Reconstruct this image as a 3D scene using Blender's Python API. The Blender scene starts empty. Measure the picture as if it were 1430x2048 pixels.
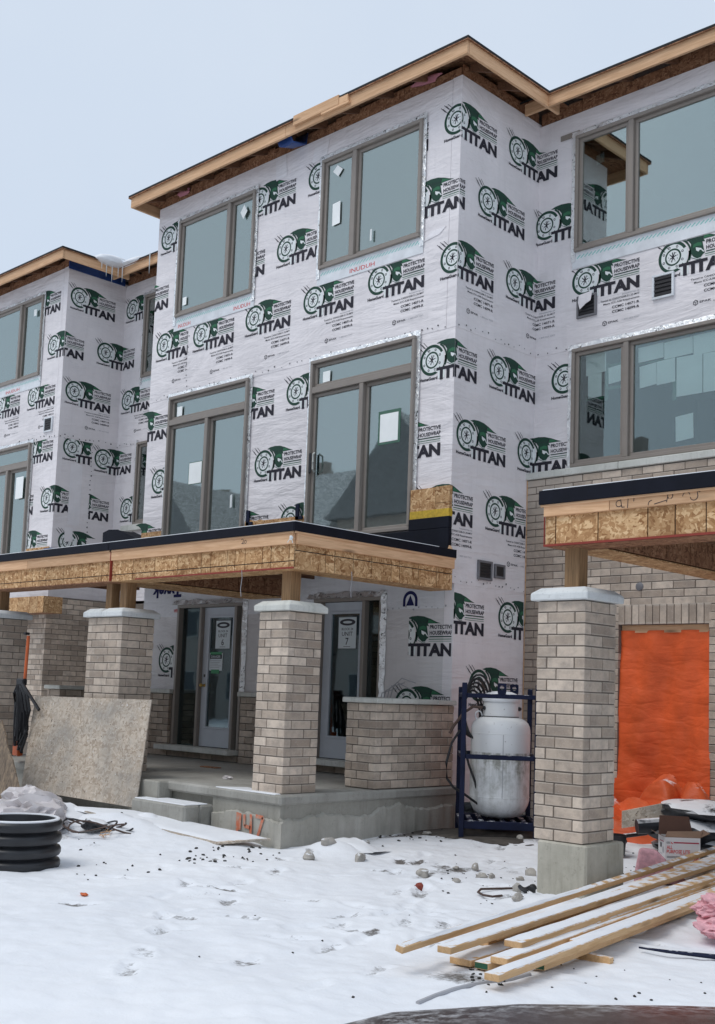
import bpy, bmesh, math, random
import numpy as np
from mathutils import Vector, Matrix
random.seed(7); rng = np.random.default_rng(7)
SC = bpy.context.scene
COL = SC.collection

# ------------------------------------------------------------------ camera, sky, sun, exposure
R_ = Vector((0.71771077, 0.69541876, 0.0358329)); U_ = Vector((0.04930274, -0.1020781, 0.99355387)); F_ = Vector((-0.69459376, 0.71131766, 0.1075486))
cd = bpy.data.cameras.new('camera'); cam = bpy.data.objects.new('camera', cd); COL.objects.link(cam)
cd.sensor_fit = 'HORIZONTAL'; cd.sensor_width = 36.0; cd.lens = 2290.65 / 1430 * 36
cd.shift_x = -(717.5 - 715) / 1430; cd.shift_y = (1136.75 - 1024) / 1430
cd.clip_start = 0.05; cd.clip_end = 1000
cam.matrix_world = Matrix(((R_.x, U_.x, -F_.x, 0), (R_.y, U_.y, -F_.y, 0), (R_.z, U_.z, -F_.z, 1.5), (0, 0, 0, 1)))
SC.camera = cam
SUN_EL, SUN_AZ = math.radians(58), math.radians(205)          # azimuth clockwise from +Y
w = bpy.data.worlds.new('World'); SC.world = w; w.use_nodes = True
nt = w.node_tree; nt.nodes.clear()
wo = nt.nodes.new('ShaderNodeOutputWorld'); bg = nt.nodes.new('ShaderNodeBackground'); bg.inputs['Strength'].default_value = 0.1
sky = nt.nodes.new('ShaderNodeTexSky'); sky.sky_type = 'NISHITA'; sky.sun_disc = False; sky.sun_elevation = SUN_EL; sky.sun_rotation = SUN_AZ
mx = nt.nodes.new('ShaderNodeMix'); mx.data_type = 'RGBA'; mx.inputs[0].default_value = 0.93
tc = nt.nodes.new('ShaderNodeTexCoord'); nz = nt.nodes.new('ShaderNodeTexNoise'); nz.inputs['Scale'].default_value = 2.2; nz.inputs['Detail'].default_value = 5
cr = nt.nodes.new('ShaderNodeValToRGB'); cr.color_ramp.elements[0].position = .3; cr.color_ramp.elements[1].position = .75
cr.color_ramp.elements[0].color = (.63, .735, .885, 1); cr.color_ramp.elements[1].color = (.715, .80, .915, 1)
sc10 = nt.nodes.new('ShaderNodeVectorMath'); sc10.operation = 'SCALE'; sc10.inputs['Scale'].default_value = 10
nt.links.new(tc.outputs['Generated'], nz.inputs['Vector']); nt.links.new(nz.outputs['Fac'], cr.inputs['Fac']); nt.links.new(cr.outputs['Color'], sc10.inputs[0])
nt.links.new(sky.outputs['Color'], mx.inputs[6]); nt.links.new(sc10.outputs[0], mx.inputs[7]); nt.links.new(mx.outputs[2], bg.inputs['Color']); nt.links.new(bg.outputs[0], wo.inputs[0])
sd = bpy.data.lights.new('sun', 'SUN'); sd.energy = 1.35; sd.angle = math.radians(32); sd.color = (1, .97, .93)
sun = bpy.data.objects.new('sun', sd); COL.objects.link(sun)
sdir = Vector((math.sin(SUN_AZ) * math.cos(SUN_EL), math.cos(SUN_AZ) * math.cos(SUN_EL), math.sin(SUN_EL)))
sun.rotation_euler = sdir.to_track_quat('Z', 'Y').to_euler(); sun.location = (-10, -10, 30)
SC.view_settings.view_transform = 'Standard'; SC.view_settings.look = 'None'; SC.view_settings.gamma = 1; SC.view_settings.exposure = 0; SC.view_settings.use_curve_mapping = False

# ------------------------------------------------------------------ materials
class N:
    def __init__(s, name):
        s.m = bpy.data.materials.new(name); s.m.use_nodes = True; s.t = s.m.node_tree
        s.b = s.t.nodes['Principled BSDF']; s.out = s.t.nodes['Material Output']
    def n(s, typ, **k):
        x = s.t.nodes.new(typ)
        for a, v in k.items():
            if a.startswith('i_'): x.inputs[a[2:].replace('_', ' ')].default_value = v
            else: setattr(x, a, v)
        return x
    def l(s, a, b): s.t.links.new(a, b)
    def coords(s, scale=(1, 1, 1), kind='Object', rot=(0, 0, 0)):
        c = s.n('ShaderNodeTexCoord'); mp = s.n('ShaderNodeMapping'); mp.inputs['Scale'].default_value = scale; mp.inputs['Rotation'].default_value = rot
        s.l(c.outputs[kind], mp.inputs['Vector']); return mp.outputs['Vector']
    def noise(s, vec, scale, detail=3, rough=.5, dist=0):
        x = s.n('ShaderNodeTexNoise'); x.inputs['Scale'].default_value = scale; x.inputs['Detail'].default_value = detail
        x.inputs['Roughness'].default_value = rough; x.inputs['Distortion'].default_value = dist
        if vec is not None: s.l(vec, x.inputs['Vector'])
        return x.outputs['Fac']
    def ramp(s, fac, stops):
        x = s.n('ShaderNodeValToRGB'); e = x.color_ramp.elements
        while len(e) < len(stops): e.new(.5)
        for q, (p, c) in zip(e, stops): q.position = p; q.color = (c[0], c[1], c[2], 1) if hasattr(c, '__len__') else (c, c, c, 1)
        s.l(fac, x.inputs['Fac']); return x.outputs['Color']
    def mix(s, fac, a, b, mode='MIX'):
        x = s.n('ShaderNodeMix'); x.data_type = 'RGBA'; x.blend_type = mode
        for v, i in ((fac, 0), (a, 6), (b, 7)):
            if hasattr(v, 'is_linked'): s.l(v, x.inputs[i])
            elif i == 0: x.inputs[0].default_value = v
            else: x.inputs[i].default_value = (*v, 1)
        return x.outputs[2]
    def math(s, op, a, b=0.0):
        x = s.n('ShaderNodeMath'); x.operation = op
        for v, i in ((a, 0), (b, 1)):
            if hasattr(v, 'is_linked'): s.l(v, x.inputs[i])
            else: x.inputs[i].default_value = v
        return x.outputs[0]
    def bump(s, h, strength=.3, dist=.02, prev=None):
        x = s.n('ShaderNodeBump'); x.inputs['Strength'].default_value = strength; x.inputs['Distance'].default_value = dist
        s.l(h, x.inputs['Height'])
        if prev is not None: s.l(prev, x.inputs['Normal'])
        return x.outputs['Normal']
    def fin(s, col=None, rough=.6, nrm=None, metal=0, spec=.5):
        b = s.b
        if col is not None:
            if hasattr(col, 'is_linked'): s.l(col, b.inputs['Base Color'])
            else: b.inputs['Base Color'].default_value = (*col, 1)
        if hasattr(rough, 'is_linked'): s.l(rough, b.inputs['Roughness'])
        else: b.inputs['Roughness'].default_value = rough
        b.inputs['Metallic'].default_value = metal; b.inputs['Specular IOR Level'].default_value = spec
        if nrm is not None: s.l(nrm, b.inputs['Normal'])
        return s.m
SNOW = (.81, .825, .85)
def snow_over(k, col, lo=.55, hi=.8, cover=.5, scale=14, vec=None):
    """snow lying on the upward faces, broken up by noise"""
    g = k.n('ShaderNodeNewGeometry'); sp = k.n('ShaderNodeSeparateXYZ'); k.l(g.outputs['True Normal'], sp.inputs[0])
    up = k.ramp(sp.outputs['Z'], [(lo, 0), (hi, 1)])
    ns = k.ramp(k.noise(k.coords() if vec is None else vec, scale, 4, .6), [(cover - .05, 1), (cover + .07, 0)])
    f = k.mix(1.0, up, ns, 'MULTIPLY')
    return k.mix(f, col, SNOW)
def plain(name, col, rough=.6, metal=0, var=.12, scale=6, bump=.15, bscale=40, spec=.5, snow=None):
    k = N(name); v = k.coords()
    c = k.mix(k.ramp(k.noise(v, scale, 5, .6), [(.3, 0), (.7, 1)]), tuple(x * (1 - var) for x in col), tuple(min(1, x * (1 + var)) for x in col))
    nr = k.bump(k.noise(v, bscale, 4), bump, .004) if bump else None
    if snow: c = snow_over(k, c, cover=snow)
    return k.fin(c, rough, nr, metal, spec)
def m_wrap(name, base):
    k = N(name); v = k.coords()
    big = k.noise(k.coords((.8, .8, 2.2)), 1.1, 4, .55, .6); fold = k.noise(k.coords((.5, .5, 3.5), rot=(.25, .2, .3)), 1.7, 5, .6, 1.2); fine = k.noise(v, 60, 2)
    vc = k.n('ShaderNodeTexVoronoi'); vc.feature = 'DISTANCE_TO_EDGE'; vc.inputs['Scale'].default_value = 1.0
    wv = k.n('ShaderNodeVectorMath'); wv.operation = 'ADD'; dn = k.n('ShaderNodeTexNoise'); dn.inputs['Scale'].default_value = 1.3; k.l(v, dn.inputs['Vector']); k.l(dn.outputs['Color'], wv.inputs[0]); k.l(k.coords((1.1, 1.1, 2.6), rot=(.3, .35, 0)), wv.inputs[1]); k.l(wv.outputs[0], vc.inputs['Vector'])
    crease = k.ramp(vc.outputs['Distance'], [(0, 0), (.07, 1)])
    c = k.mix(k.ramp(k.noise(v, 1.3, 5, .6), [(.3, 0), (.72, 1)]), tuple(x * .9 for x in base), tuple(min(.95, x * 1.06) for x in base))
    st = k.ramp(k.noise(k.coords((6, 6, .6)), 2, 4, .7), [(.5, 0), (.8, .35)])
    c = k.mix(st, c, tuple(x * .8 for x in base))
    n1 = k.bump(big, .65, .08); n2 = k.bump(k.math('ADD', fold, k.math('MULTIPLY', crease, .035)), .42, .04, n1); n3 = k.bump(fine, .15, .002, n2)
    return k.fin(c, .5, n3, spec=.35)
def m_wood(name, axis, col, dark, snow=None, knots=True):
    sc = [9, 9, 9]; sc[axis] = .55
    k = N(name); v = k.coords(tuple(sc)); oi = k.n('ShaderNodeObjectInfo')
    g = k.noise(v, 3.2, 5, .6, 1.4)
    c = k.mix(k.ramp(g, [(.35, 0), (.62, 1)]), col, dark)
    if knots:
        sk = [11, 11, 11]; sk[axis] = 2.2
        vo = k.n('ShaderNodeTexVoronoi'); vo.inputs['Scale'].default_value = .55; k.l(k.coords(tuple(sk)), vo.inputs['Vector'])
        c = k.mix(k.ramp(vo.outputs['Distance'], [(.04, .85), (.16, 0)]), c, tuple(x * .35 for x in dark))
    hs = k.n('ShaderNodeHueSaturation'); k.l(c, hs.inputs['Color']); k.l(k.math('ADD', k.math('MULTIPLY', oi.outputs['Random'], .3), .85), hs.inputs['Value']); c = hs.outputs['Color']
    if snow: c = snow_over(k, c, cover=snow, scale=9)
    return k.fin(c, .7, k.bump(g, .25, .004), spec=.3)
def m_osb(name, tones, snow=None, grime=0):
    k = N(name); v = k.coords(); oi = k.n('ShaderNodeObjectInfo')
    wv = k.n('ShaderNodeVectorMath'); wv.operation = 'ADD'
    dn = k.n('ShaderNodeTexNoise'); dn.inputs['Scale'].default_value = 9; k.l(v, dn.inputs['Vector'])
    ds = k.n('ShaderNodeVectorMath'); ds.operation = 'SCALE'; ds.inputs['Scale'].default_value = .12; k.l(dn.outputs['Color'], ds.inputs[0]); k.l(v, wv.inputs[0]); k.l(ds.outputs[0], wv.inputs[1])
    cols = []; 
    for rot, s in (((.6, .5, .4), (48, 10, 12)), ((-.5, .8, -.7), (11, 52, 12)), ((.2, -.9, 1.1), (13, 11, 50))):
        mp = k.n('ShaderNodeMapping'); mp.inputs['Rotation'].default_value = rot; mp.inputs['Scale'].default_value = s; k.l(wv.outputs[0], mp.inputs['Vector'])
        vo = k.n('ShaderNodeTexVoronoi'); vo.inputs['Scale'].default_value = 1.0; k.l(mp.outputs[0], vo.inputs['Vector']); cols.append(vo.outputs['Color'])
    sel = k.ramp(k.noise(v, 22, 2), [(.46, 0), (.5, 1)]); sel2 = k.ramp(k.noise(k.coords((1, 1, 1), rot=(1, 1, 0)), 19, 2), [(.5, 0), (.54, 1)])
    mxd = k.mix(sel2, k.mix(sel, cols[0], cols[1]), cols[2])
    sp = k.n('ShaderNodeSeparateColor'); k.l(mxd, sp.inputs[0])
    c = k.ramp(sp.outputs[0], [(0, tones[0]), (.3, tones[1]), (.65, tones[2]), (1, tones[3])])
    hs = k.n('ShaderNodeHueSaturation'); k.l(c, hs.inputs['Color']); k.l(k.math('ADD', k.math('MULTIPLY', oi.outputs['Random'], .24), .88), hs.inputs['Value']); c = hs.outputs['Color']
    if grime:
        c = k.mix(k.ramp(k.noise(v, 1.6, 6, .65), [(.42, 0), (.62, grime)]), c, (.27, .262, .245))
        c = k.mix(k.ramp(k.noise(v, 24, 2), [(.70, 0), (.74, 1)]), c, (.62, .60, .58))
        c = k.mix(k.ramp(k.noise(k.coords((1, 1, 1), rot=(2, 1, 0)), 31, 2), [(.70, 0), (.73, 1)]), c, (.07, .05, .04))
    if snow: c = snow_over(k, c, cover=snow)
    return k.fin(c, .75, k.bump(sp.outputs[1], .35, .004), spec=.25)
def m_brick(name='brick_clay'):
    k = N(name); v = k.coords(); oi = k.n('ShaderNodeObjectInfo')
    c = k.ramp(oi.outputs['Random'], [(0, (.345, .274, .217)), (.2, (.44, .357, .285)), (.5, (.53, .436, .352)), (.8, (.605, .502, .408)), (1, (.68, .572, .468))])
    g = k.n('ShaderNodeTexCoord'); gen = g.outputs['Generated']
    # darker fired centre with a paler rim, streaks and pits
    vm = k.n('ShaderNodeVectorMath'); vm.operation = 'ADD'
    ofs = k.n('ShaderNodeCombineXYZ'); k.l(k.math('MULTIPLY', oi.outputs['Random'], 91.0), ofs.inputs[0]); k.l(k.math('MULTIPLY', oi.outputs['Random'], 37.0), ofs.inputs[2]); k.l(v, vm.inputs[0]); k.l(ofs.outputs[0], vm.inputs[1])
    n1 = k.noise(vm.outputs[0], 9, 5, .65); n2 = k.noise(vm.outputs[0], 70, 3, .6)
    c = k.mix(k.ramp(n1, [(.40, 0), (.72, .6)]), c, (.235, .20, .175))
    c = k.mix(k.ramp(n2, [(.55, 0), (.75, .35)]), c, (.62, .56, .49))
    dd = k.n('ShaderNodeVectorMath'); dd.operation = 'SUBTRACT'; dd.inputs[1].default_value = (.5, .5, .5); k.l(gen, dd.inputs[0])
    da = k.n('ShaderNodeVectorMath'); da.operation = 'ABSOLUTE'; k.l(dd.outputs[0], da.inputs[0]); sx = k.n('ShaderNodeSeparateXYZ'); k.l(da.outputs[0], sx.inputs[0])
    edge = k.ramp(sx.outputs['Z'], [(.36, 0), (.47, .45)]); c = k.mix(edge, c, (.60, .54, .47))
    gp = k.n('ShaderNodeNewGeometry'); wst = k.noise(gp.outputs['Position'], 1.7, 5, .65)
    hv = k.n('ShaderNodeHueSaturation'); k.l(c, hv.inputs['Color']); k.l(k.math('ADD', k.math('MULTIPLY', wst, .7), .64), hv.inputs['Value']); c = hv.outputs['Color']
    c = k.mix(k.ramp(k.noise(gp.outputs['Position'], 11, 5, .75), [(.62, 0), (.78, .5)]), c, (.62, .58, .53))
    return k.fin(c, .85, k.bump(n2, .6, .005, k.bump(n1, .35, .01)), spec=.2)
def m_concrete(name, a, b, snow=None):
    k = N(name); v = k.coords()
    c = k.mix(k.ramp(k.noise(v, 2.2, 6, .65), [(.33, 0), (.68, 1)]), a, b)
    c = k.mix(k.ramp(k.noise(v, 28, 4, .7), [(.58, 0), (.75, .5)]), c, tuple(x * .55 for x in a))
    st = k.ramp(k.noise(k.coords((7, 7, .7)), 2, 4, .7), [(.52, 0), (.8, .5)]); c = k.mix(st, c, tuple(x * .6 for x in a))
    nr = k.bump(k.noise(v, 45, 5, .7), .45, .006, k.bump(k.noise(v, 5, 4), .4, .02))
    if snow: c = snow_over(k, c, cover=snow, scale=6)
    return k.fin(c, .85, nr, spec=.25)
def m_glass(name, tint=(.72, .86, .84), refl=.36, thru=(.74, .81, .81, 1)):
    k = N(name); t = k.t; t.nodes.remove(k.b)
    tr = k.n('ShaderNodeBsdfTransparent'); tr.inputs[0].default_value = thru
    gl = k.n('ShaderNodeBsdfGlossy'); gl.inputs['Color'].default_value = (*tint, 1); gl.inputs['Roughness'].default_value = .02
    k.l(k.bump(k.noise(k.coords(), 2.2, 2, .5), .012, .05), gl.inputs['Normal'])
    lw = k.n('ShaderNodeFresnel'); lw.inputs['IOR'].default_value = 1.5
    f = k.math('ADD', lw.outputs[0], refl); f = k.math('MINIMUM', f, .9)
    ms = k.n('ShaderNodeMixShader'); k.l(f, ms.inputs[0]); k.l(tr.outputs[0], ms.inputs[1]); k.l(gl.outputs[0], ms.inputs[2]); k.l(ms.outputs[0], k.out.inputs[0])
    return k.m
def m_foil(name):
    k = N(name); v = k.coords()
    a = k.ramp(k.noise(k.coords((1, 1, 1), rot=(.5, .6, .7)), 17, 4, .75, 1.5), [(.57, 0), (.61, 1)])
    b = k.ramp(k.noise(v, 7, 3, .6), [(.38, .1), (.52, 1)]); d = k.mix(1.0, a, b, 'MULTIPLY')
    c = k.mix(d, (.97, .98, .98), (.05, .05, .05))
    return k.fin(c, .32, k.bump(k.noise(v, 20, 4, .7, .8), .8, .02), .75)
def m_tank():
    k = N('tank_paint'); v = k.coords(); sp = k.n('ShaderNodeSeparateXYZ'); k.l(v, sp.inputs[0])
    low = k.ramp(sp.outputs['Z'], [(.0, 1), (.905, 1), (.925, 0)])
    low.node.color_ramp.elements[0].position = 0
    mr = k.n('ShaderNodeMapRange'); mr.inputs['From Min'].default_value = .3; mr.inputs['From Max'].default_value = .98; k.l(sp.outputs['Z'], mr.inputs['Value'])
    zone = k.ramp(mr.outputs[0], [(0, .30), (.5, .42), (.84, .9), (.92, 1), (.935, 0)])
    drip = k.ramp(k.noise(k.coords((14, 14, 2.0)), 1.0, 6, .7), [(.42, 0), (.66, 1)])
    blot = k.ramp(k.noise(v, 9, 5, .7), [(.45, 0), (.65, 1)])
    f = k.mix(1.0, k.mix(1.0, drip, blot, 'ADD'), zone, 'MULTIPLY')
    c = k.mix(f, (.74, .755, .76), (.29, .295, .265)); c = k.mix(k.ramp(k.noise(v, 30, 3), [(.68, 0), (.75, .5)]), c, (.2, .17, .14))
    return k.fin(c, .42, k.bump(k.noise(v, 12, 3), .08, .01))
def m_snow():
    k = N('snow_surface'); v = k.coords()
    at = k.n('ShaderNodeAttribute'); at.attribute_name = 'dirt'
    n = k.noise(v, 34, 5, .7)
    thr = k.math('SUBTRACT', k.math('MULTIPLY', at.outputs['Fac'], 1.5), k.math('MULTIPLY', n, .9))
    f = k.ramp(thr, [(.05, 0), (.4, 1)])
    grit = k.mix(k.noise(v, 90, 3), (.06, .055, .05), (.22, .20, .185))
    big = k.ramp(k.noise(v, .55, 4, .6), [(.3, 0), (.7, 1)])
    sn = k.mix(big, (.775, .797, .835), (.855, .868, .89))
    c = k.mix(f, sn, grit)
    b1 = k.bump(k.noise(v, 7, 5, .6), .35, .03); b2 = k.bump(k.noise(v, 60, 4, .7), .3, .004, b1)
    return k.fin(c, .62, b2, spec=.3)
def m_tarp(name, col, var=.25):
    k = N(name); v = k.coords()
    c = k.mix(k.ramp(k.noise(v, 2.5, 5, .6), [(.3, 0), (.7, 1)]), tuple(x * (1 - var) for x in col), tuple(min(1, x * (1 + var * .6)) for x in col))
    n1 = k.bump(k.noise(k.coords((1, 1, 3.5), rot=(0, .3, 0)), 1.6, 4, .55, .6), .38, .06); n2 = k.bump(k.noise(v, 11, 4, .65, .6), .3, .012, n1)
    vc = k.n('ShaderNodeTexVoronoi'); vc.feature = 'DISTANCE_TO_EDGE'; vc.inputs['Scale'].default_value = 1.0
    wv = k.n('ShaderNodeVectorMath'); wv.operation = 'ADD'; dn = k.n('ShaderNodeTexNoise'); dn.inputs['Scale'].default_value = 2.5; k.l(v, dn.inputs['Vector']); k.l(dn.outputs['Color'], wv.inputs[0]); k.l(k.coords((1.3, 1.3, 6.5), rot=(0, .22, .2)), wv.inputs[1]); k.l(wv.outputs[0], vc.inputs['Vector'])
    n2 = k.bump(k.ramp(vc.outputs['Distance'], [(0, 0), (.12, .7), (.4, 1)]), .20, .02, n2)
    return k, c, n2
M = {}
M['wrap'] = m_wrap('housewrap_film', (.815, .77, .775)); M['wrap_shade'] = m_wrap('housewrap_film_shaded', (.66, .635, .63))  # second film is a darker copy with the porch shade put into its colour
M['tapepatch'] = m_wrap('clear_tape', (.83, .80, .815)); M['tyvek'] = m_wrap('crumpled_membrane', (.72, .72, .74))
for n_, c_ in (('black', (.034, .032, .042)), ('dkgreen', (.026, .066, .047)), ('green', (.045, .16, .085)), ('white', (.76, .79, .78)), ('grey', (.40, .40, .42)), ('teal', (.28, .60, .55)), ('red', (.62, .09, .09)), ('navy', (.02, .022, .09)), ('pgreen', (.10, .33, .17)), ('dkred', (.36, .03, .06)), ('ink', (.06, .06, .07))):
    M['p_' + n_] = plain('print_' + n_, c_, .75, var=.06, bump=0, spec=.2)
M['frame'] = plain('taupe_vinyl', (.265, .230, .20), .42, var=.05, bump=.05)
M['frame_dk'] = plain('core_black', (.03, .03, .03), .5, bump=0)  # black beam core, seen as dark lines between the OSB panels
M['glass'] = m_glass('window_glass', (.77, .85, .82), .35); M['glass_clear'] = m_glass('clear_glass', (.72, .82, .81), .11, (.92, .97, .96, 1)); M['glass_door'] = m_glass('door_glass', (.7, .8, .82), .10)
M['foil'] = m_foil('foil_tape_metal')
M['room'] = plain('room_dimness', (.09, .09, .09), .9, bump=0)  # dimness of the rooms put into a near-black lining colour
M['fascia_x'] = m_wood('fascia_wood_x', 0, (.75, .48, .285), (.60, .355, .195)); M['fascia_y'] = m_wood('fascia_wood_y', 1, (.75, .48, .285), (.60, .355, .195))
M['lumber'] = m_wood('sawn_spruce', 1, (.74, .49, .265), (.58, .36, .175), snow=.50)
M['pt_post'] = m_wood('treated_post', 2, (.32, .195, .10), (.20, .12, .06), knots=False)
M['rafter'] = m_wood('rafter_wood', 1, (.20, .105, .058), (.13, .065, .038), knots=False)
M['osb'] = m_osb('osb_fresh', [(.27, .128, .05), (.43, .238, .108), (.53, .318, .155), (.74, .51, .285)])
M['osb_dk'] = m_osb('osb_dark', [(.13, .055, .028), (.22, .105, .055), (.29, .145, .078), (.38, .21, .12)])  # darker OSB for inner beam faces, ceilings, friezes and roof undersides
M['osb_grey'] = m_osb('osb_weathered', [(.36, .285, .215), (.48, .395, .31), (.56, .475, .385), (.65, .57, .475)], grime=.6)
M['osb_red'] = plain('edge_sealant_red', (.26, .035, .02), .6)
M['brick'] = m_brick(); M['mortar'] = plain('mortar_joint', (.17, .142, .118), .9, bump=.5, bscale=90)
M['stone'] = m_concrete('cast_stone', (.52, .525, .48), (.66, .665, .62)); M['stone_cold'] = m_concrete('cast_stone_cap', (.57, .595, .595), (.72, .74, .735))
M['conc'] = m_concrete('poured_concrete', (.29, .28, .245), (.41, .395, .35)); M['conc_snow'] = m_concrete('poured_concrete_dusted', (.29, .28, .25), (.42, .41, .375))
M['stucco'] = m_concrete('parging', (.36, .345, .30), (.50, .48, .43)); M['pier'] = m_concrete('pier_concrete', (.36, .34, .28), (.54, .515, .44))
M['snow'] = m_snow(); M['snowcap'] = plain('snow_lump', (.81, .825, .85), .6, var=.04, bump=.5, bscale=14)
M['membrane'] = plain('roof_membrane', (.006, .0072, .014), .6, var=.2, bump=.2, bscale=20, spec=.18); M['yellow'] = plain('primer_yellow', (.55, .36, .03), .6, var=.25, scale=30)
M['shingle'] = plain('shingle_black', (.014, .015, .017), .9, snow=None); M['bluesteel'] = plain('blue_steel', (.008, .012, .036), .6, var=.3, spec=.2, snow=.40)
M['tank'] = m_tank(); M['blk'] = plain('black_rubber', (.012, .012, .014), .45, bump=.1); M['hosebrown'] = plain('worn_hose', (.07, .04, .03), .6)
M['doorpaint'] = plain('primed_steel', (.52, .555, .60), .4, var=.04, bump=.04); M['brass'] = plain('brass', (.62, .42, .13), .3, .9, bump=0)
k_, c_, n_ = m_tarp('tarp_orange', (.76, .125, .034)); M['tarp'] = k_.fin(c_, .5, n_, spec=.3)
k_, c_, n_ = m_tarp('tarp_orange_snowy', (.74, .125, .036)); M['tarp_snow'] = k_.fin(snow_over(k_, c_, .7, .95, .40, 4), .5, n_, spec=.3)
k_, c_, n_ = m_tarp('tarp_blue', (.015, .055, .21)); M['bluetarp'] = k_.fin(c_, .4, n_)
k_, c_, n_ = m_tarp('black_sheet', (.014, .016, .02)); M['blacksheet'] = k_.fin(snow_over(k_, c_, .62, .8, .58, 5), .4, n_)
k_, c_, n_ = m_tarp('clear_sheet', (.62, .58, .58)); M['plastic'] = k_.fin(c_, .3, n_)
M['pink'] = plain('fibre_pink', (.72, .385, .42), .95, var=.25, scale=22, bump=1, bscale=55); M['card'] = plain('cardboard', (.20, .125, .085), .85); M['cardin'] = plain('cardboard_inside', (.10, .05, .035), .9)
M['boxwhite'] = plain('carton_white', (.62, .60, .60), .6, var=.05); M['plasticblk'] = plain('drain_plastic', (.018, .019, .022), .42, var=.3, bump=.2, snow=None)
M['orange'] = plain('orange_enamel', (.58, .12, .03), .5); M['oldwood'] = m_wood('weathered_plank', 2, (.27, .20, .135), (.11, .085, .065)); M['pebble'] = plain('pebble_grey', (.38, .355, .32), .85, var=.3, scale=18, bump=.6, snow=.40)
M['brickred'] = plain('red_chip', (.22, .045, .03), .85); M['coal'] = plain('dark_grit', (.035, .033, .03), .9); M['soil'] = plain('bare_soil', (.08, .07, .06), .95, var=.4, bump=.8)
k_ = N('spray_orange'); M['dirtpaint'] = k_.fin(k_.mix(k_.ramp(k_.noise(k_.coords(), 13, 5, .7), [(.40, 0), (.66, 1)]), (.62, .17, .085), (.46, .36, .29)), .8); M['paper'] = plain('sheet_paper', (.92, .94, .92), .6, var=.04, bump=0); M['gtape'] = plain('masking_green', (.06, .145, .10), .6)
M['paper_dim'] = plain('poster_paper', (.66, .72, .74), .6, var=.04, bump=0)
M['ice'] = plain('icicle_ice', (.75, .78, .78), .15, bump=.1); M['vent'] = plain('vent_black', (.02, .018, .02), .5); M['ventgrey'] = plain('vent_grey', (.17, .165, .175), .5); M['ventwhite'] = plain('vent_white', (.72, .74, .76), .4)
k_ = N('car_paint_maroon'); v_ = k_.coords(); sp_ = k_.n('ShaderNodeSeparateXYZ'); g_ = k_.n('ShaderNodeNewGeometry'); k_.l(g_.outputs['Normal'], sp_.inputs[0])
edge_ = k_.mix(1.0, k_.ramp(sp_.outputs['Z'], [(.70, 0), (.90, 1), (.985, 1), (.997, 0)]), k_.ramp(k_.noise(k_.coords((9, 9, 9)), 4, 5, .75), [(.46, 0), (.62, .8)]), 'MULTIPLY')
dust_ = k_.ramp(k_.noise(v_, 3, 6, .7), [(.4, 0), (.75, .35)])
M['car'] = k_.fin(k_.mix(edge_, k_.mix(dust_, (.026, .013, .015), (.16, .15, .15)), (.55, .55, .56)), .3); M['rubber'] = plain('tyre_rubber', (.02, .02, .02), .8); M['steel'] = plain('rim_steel', (.4, .4, .42), .35, .8)
M['h_brick'] = plain('far_brick', (.36, .32, .29), .9); M['h_roof'] = plain('far_shingle', (.22, .22, .225), .9, snow=.48); M['h_trim'] = plain('far_trim', (.4, .4, .38), .7); M['h_glass'] = plain('far_glass', (.04, .05, .06), .1)
M['pinkfoam'] = plain('frieze_insulation', (.42, .17, .20), .9); M['greenend'] = plain('end_seal_green', (.02, .10, .05), .6)

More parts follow.
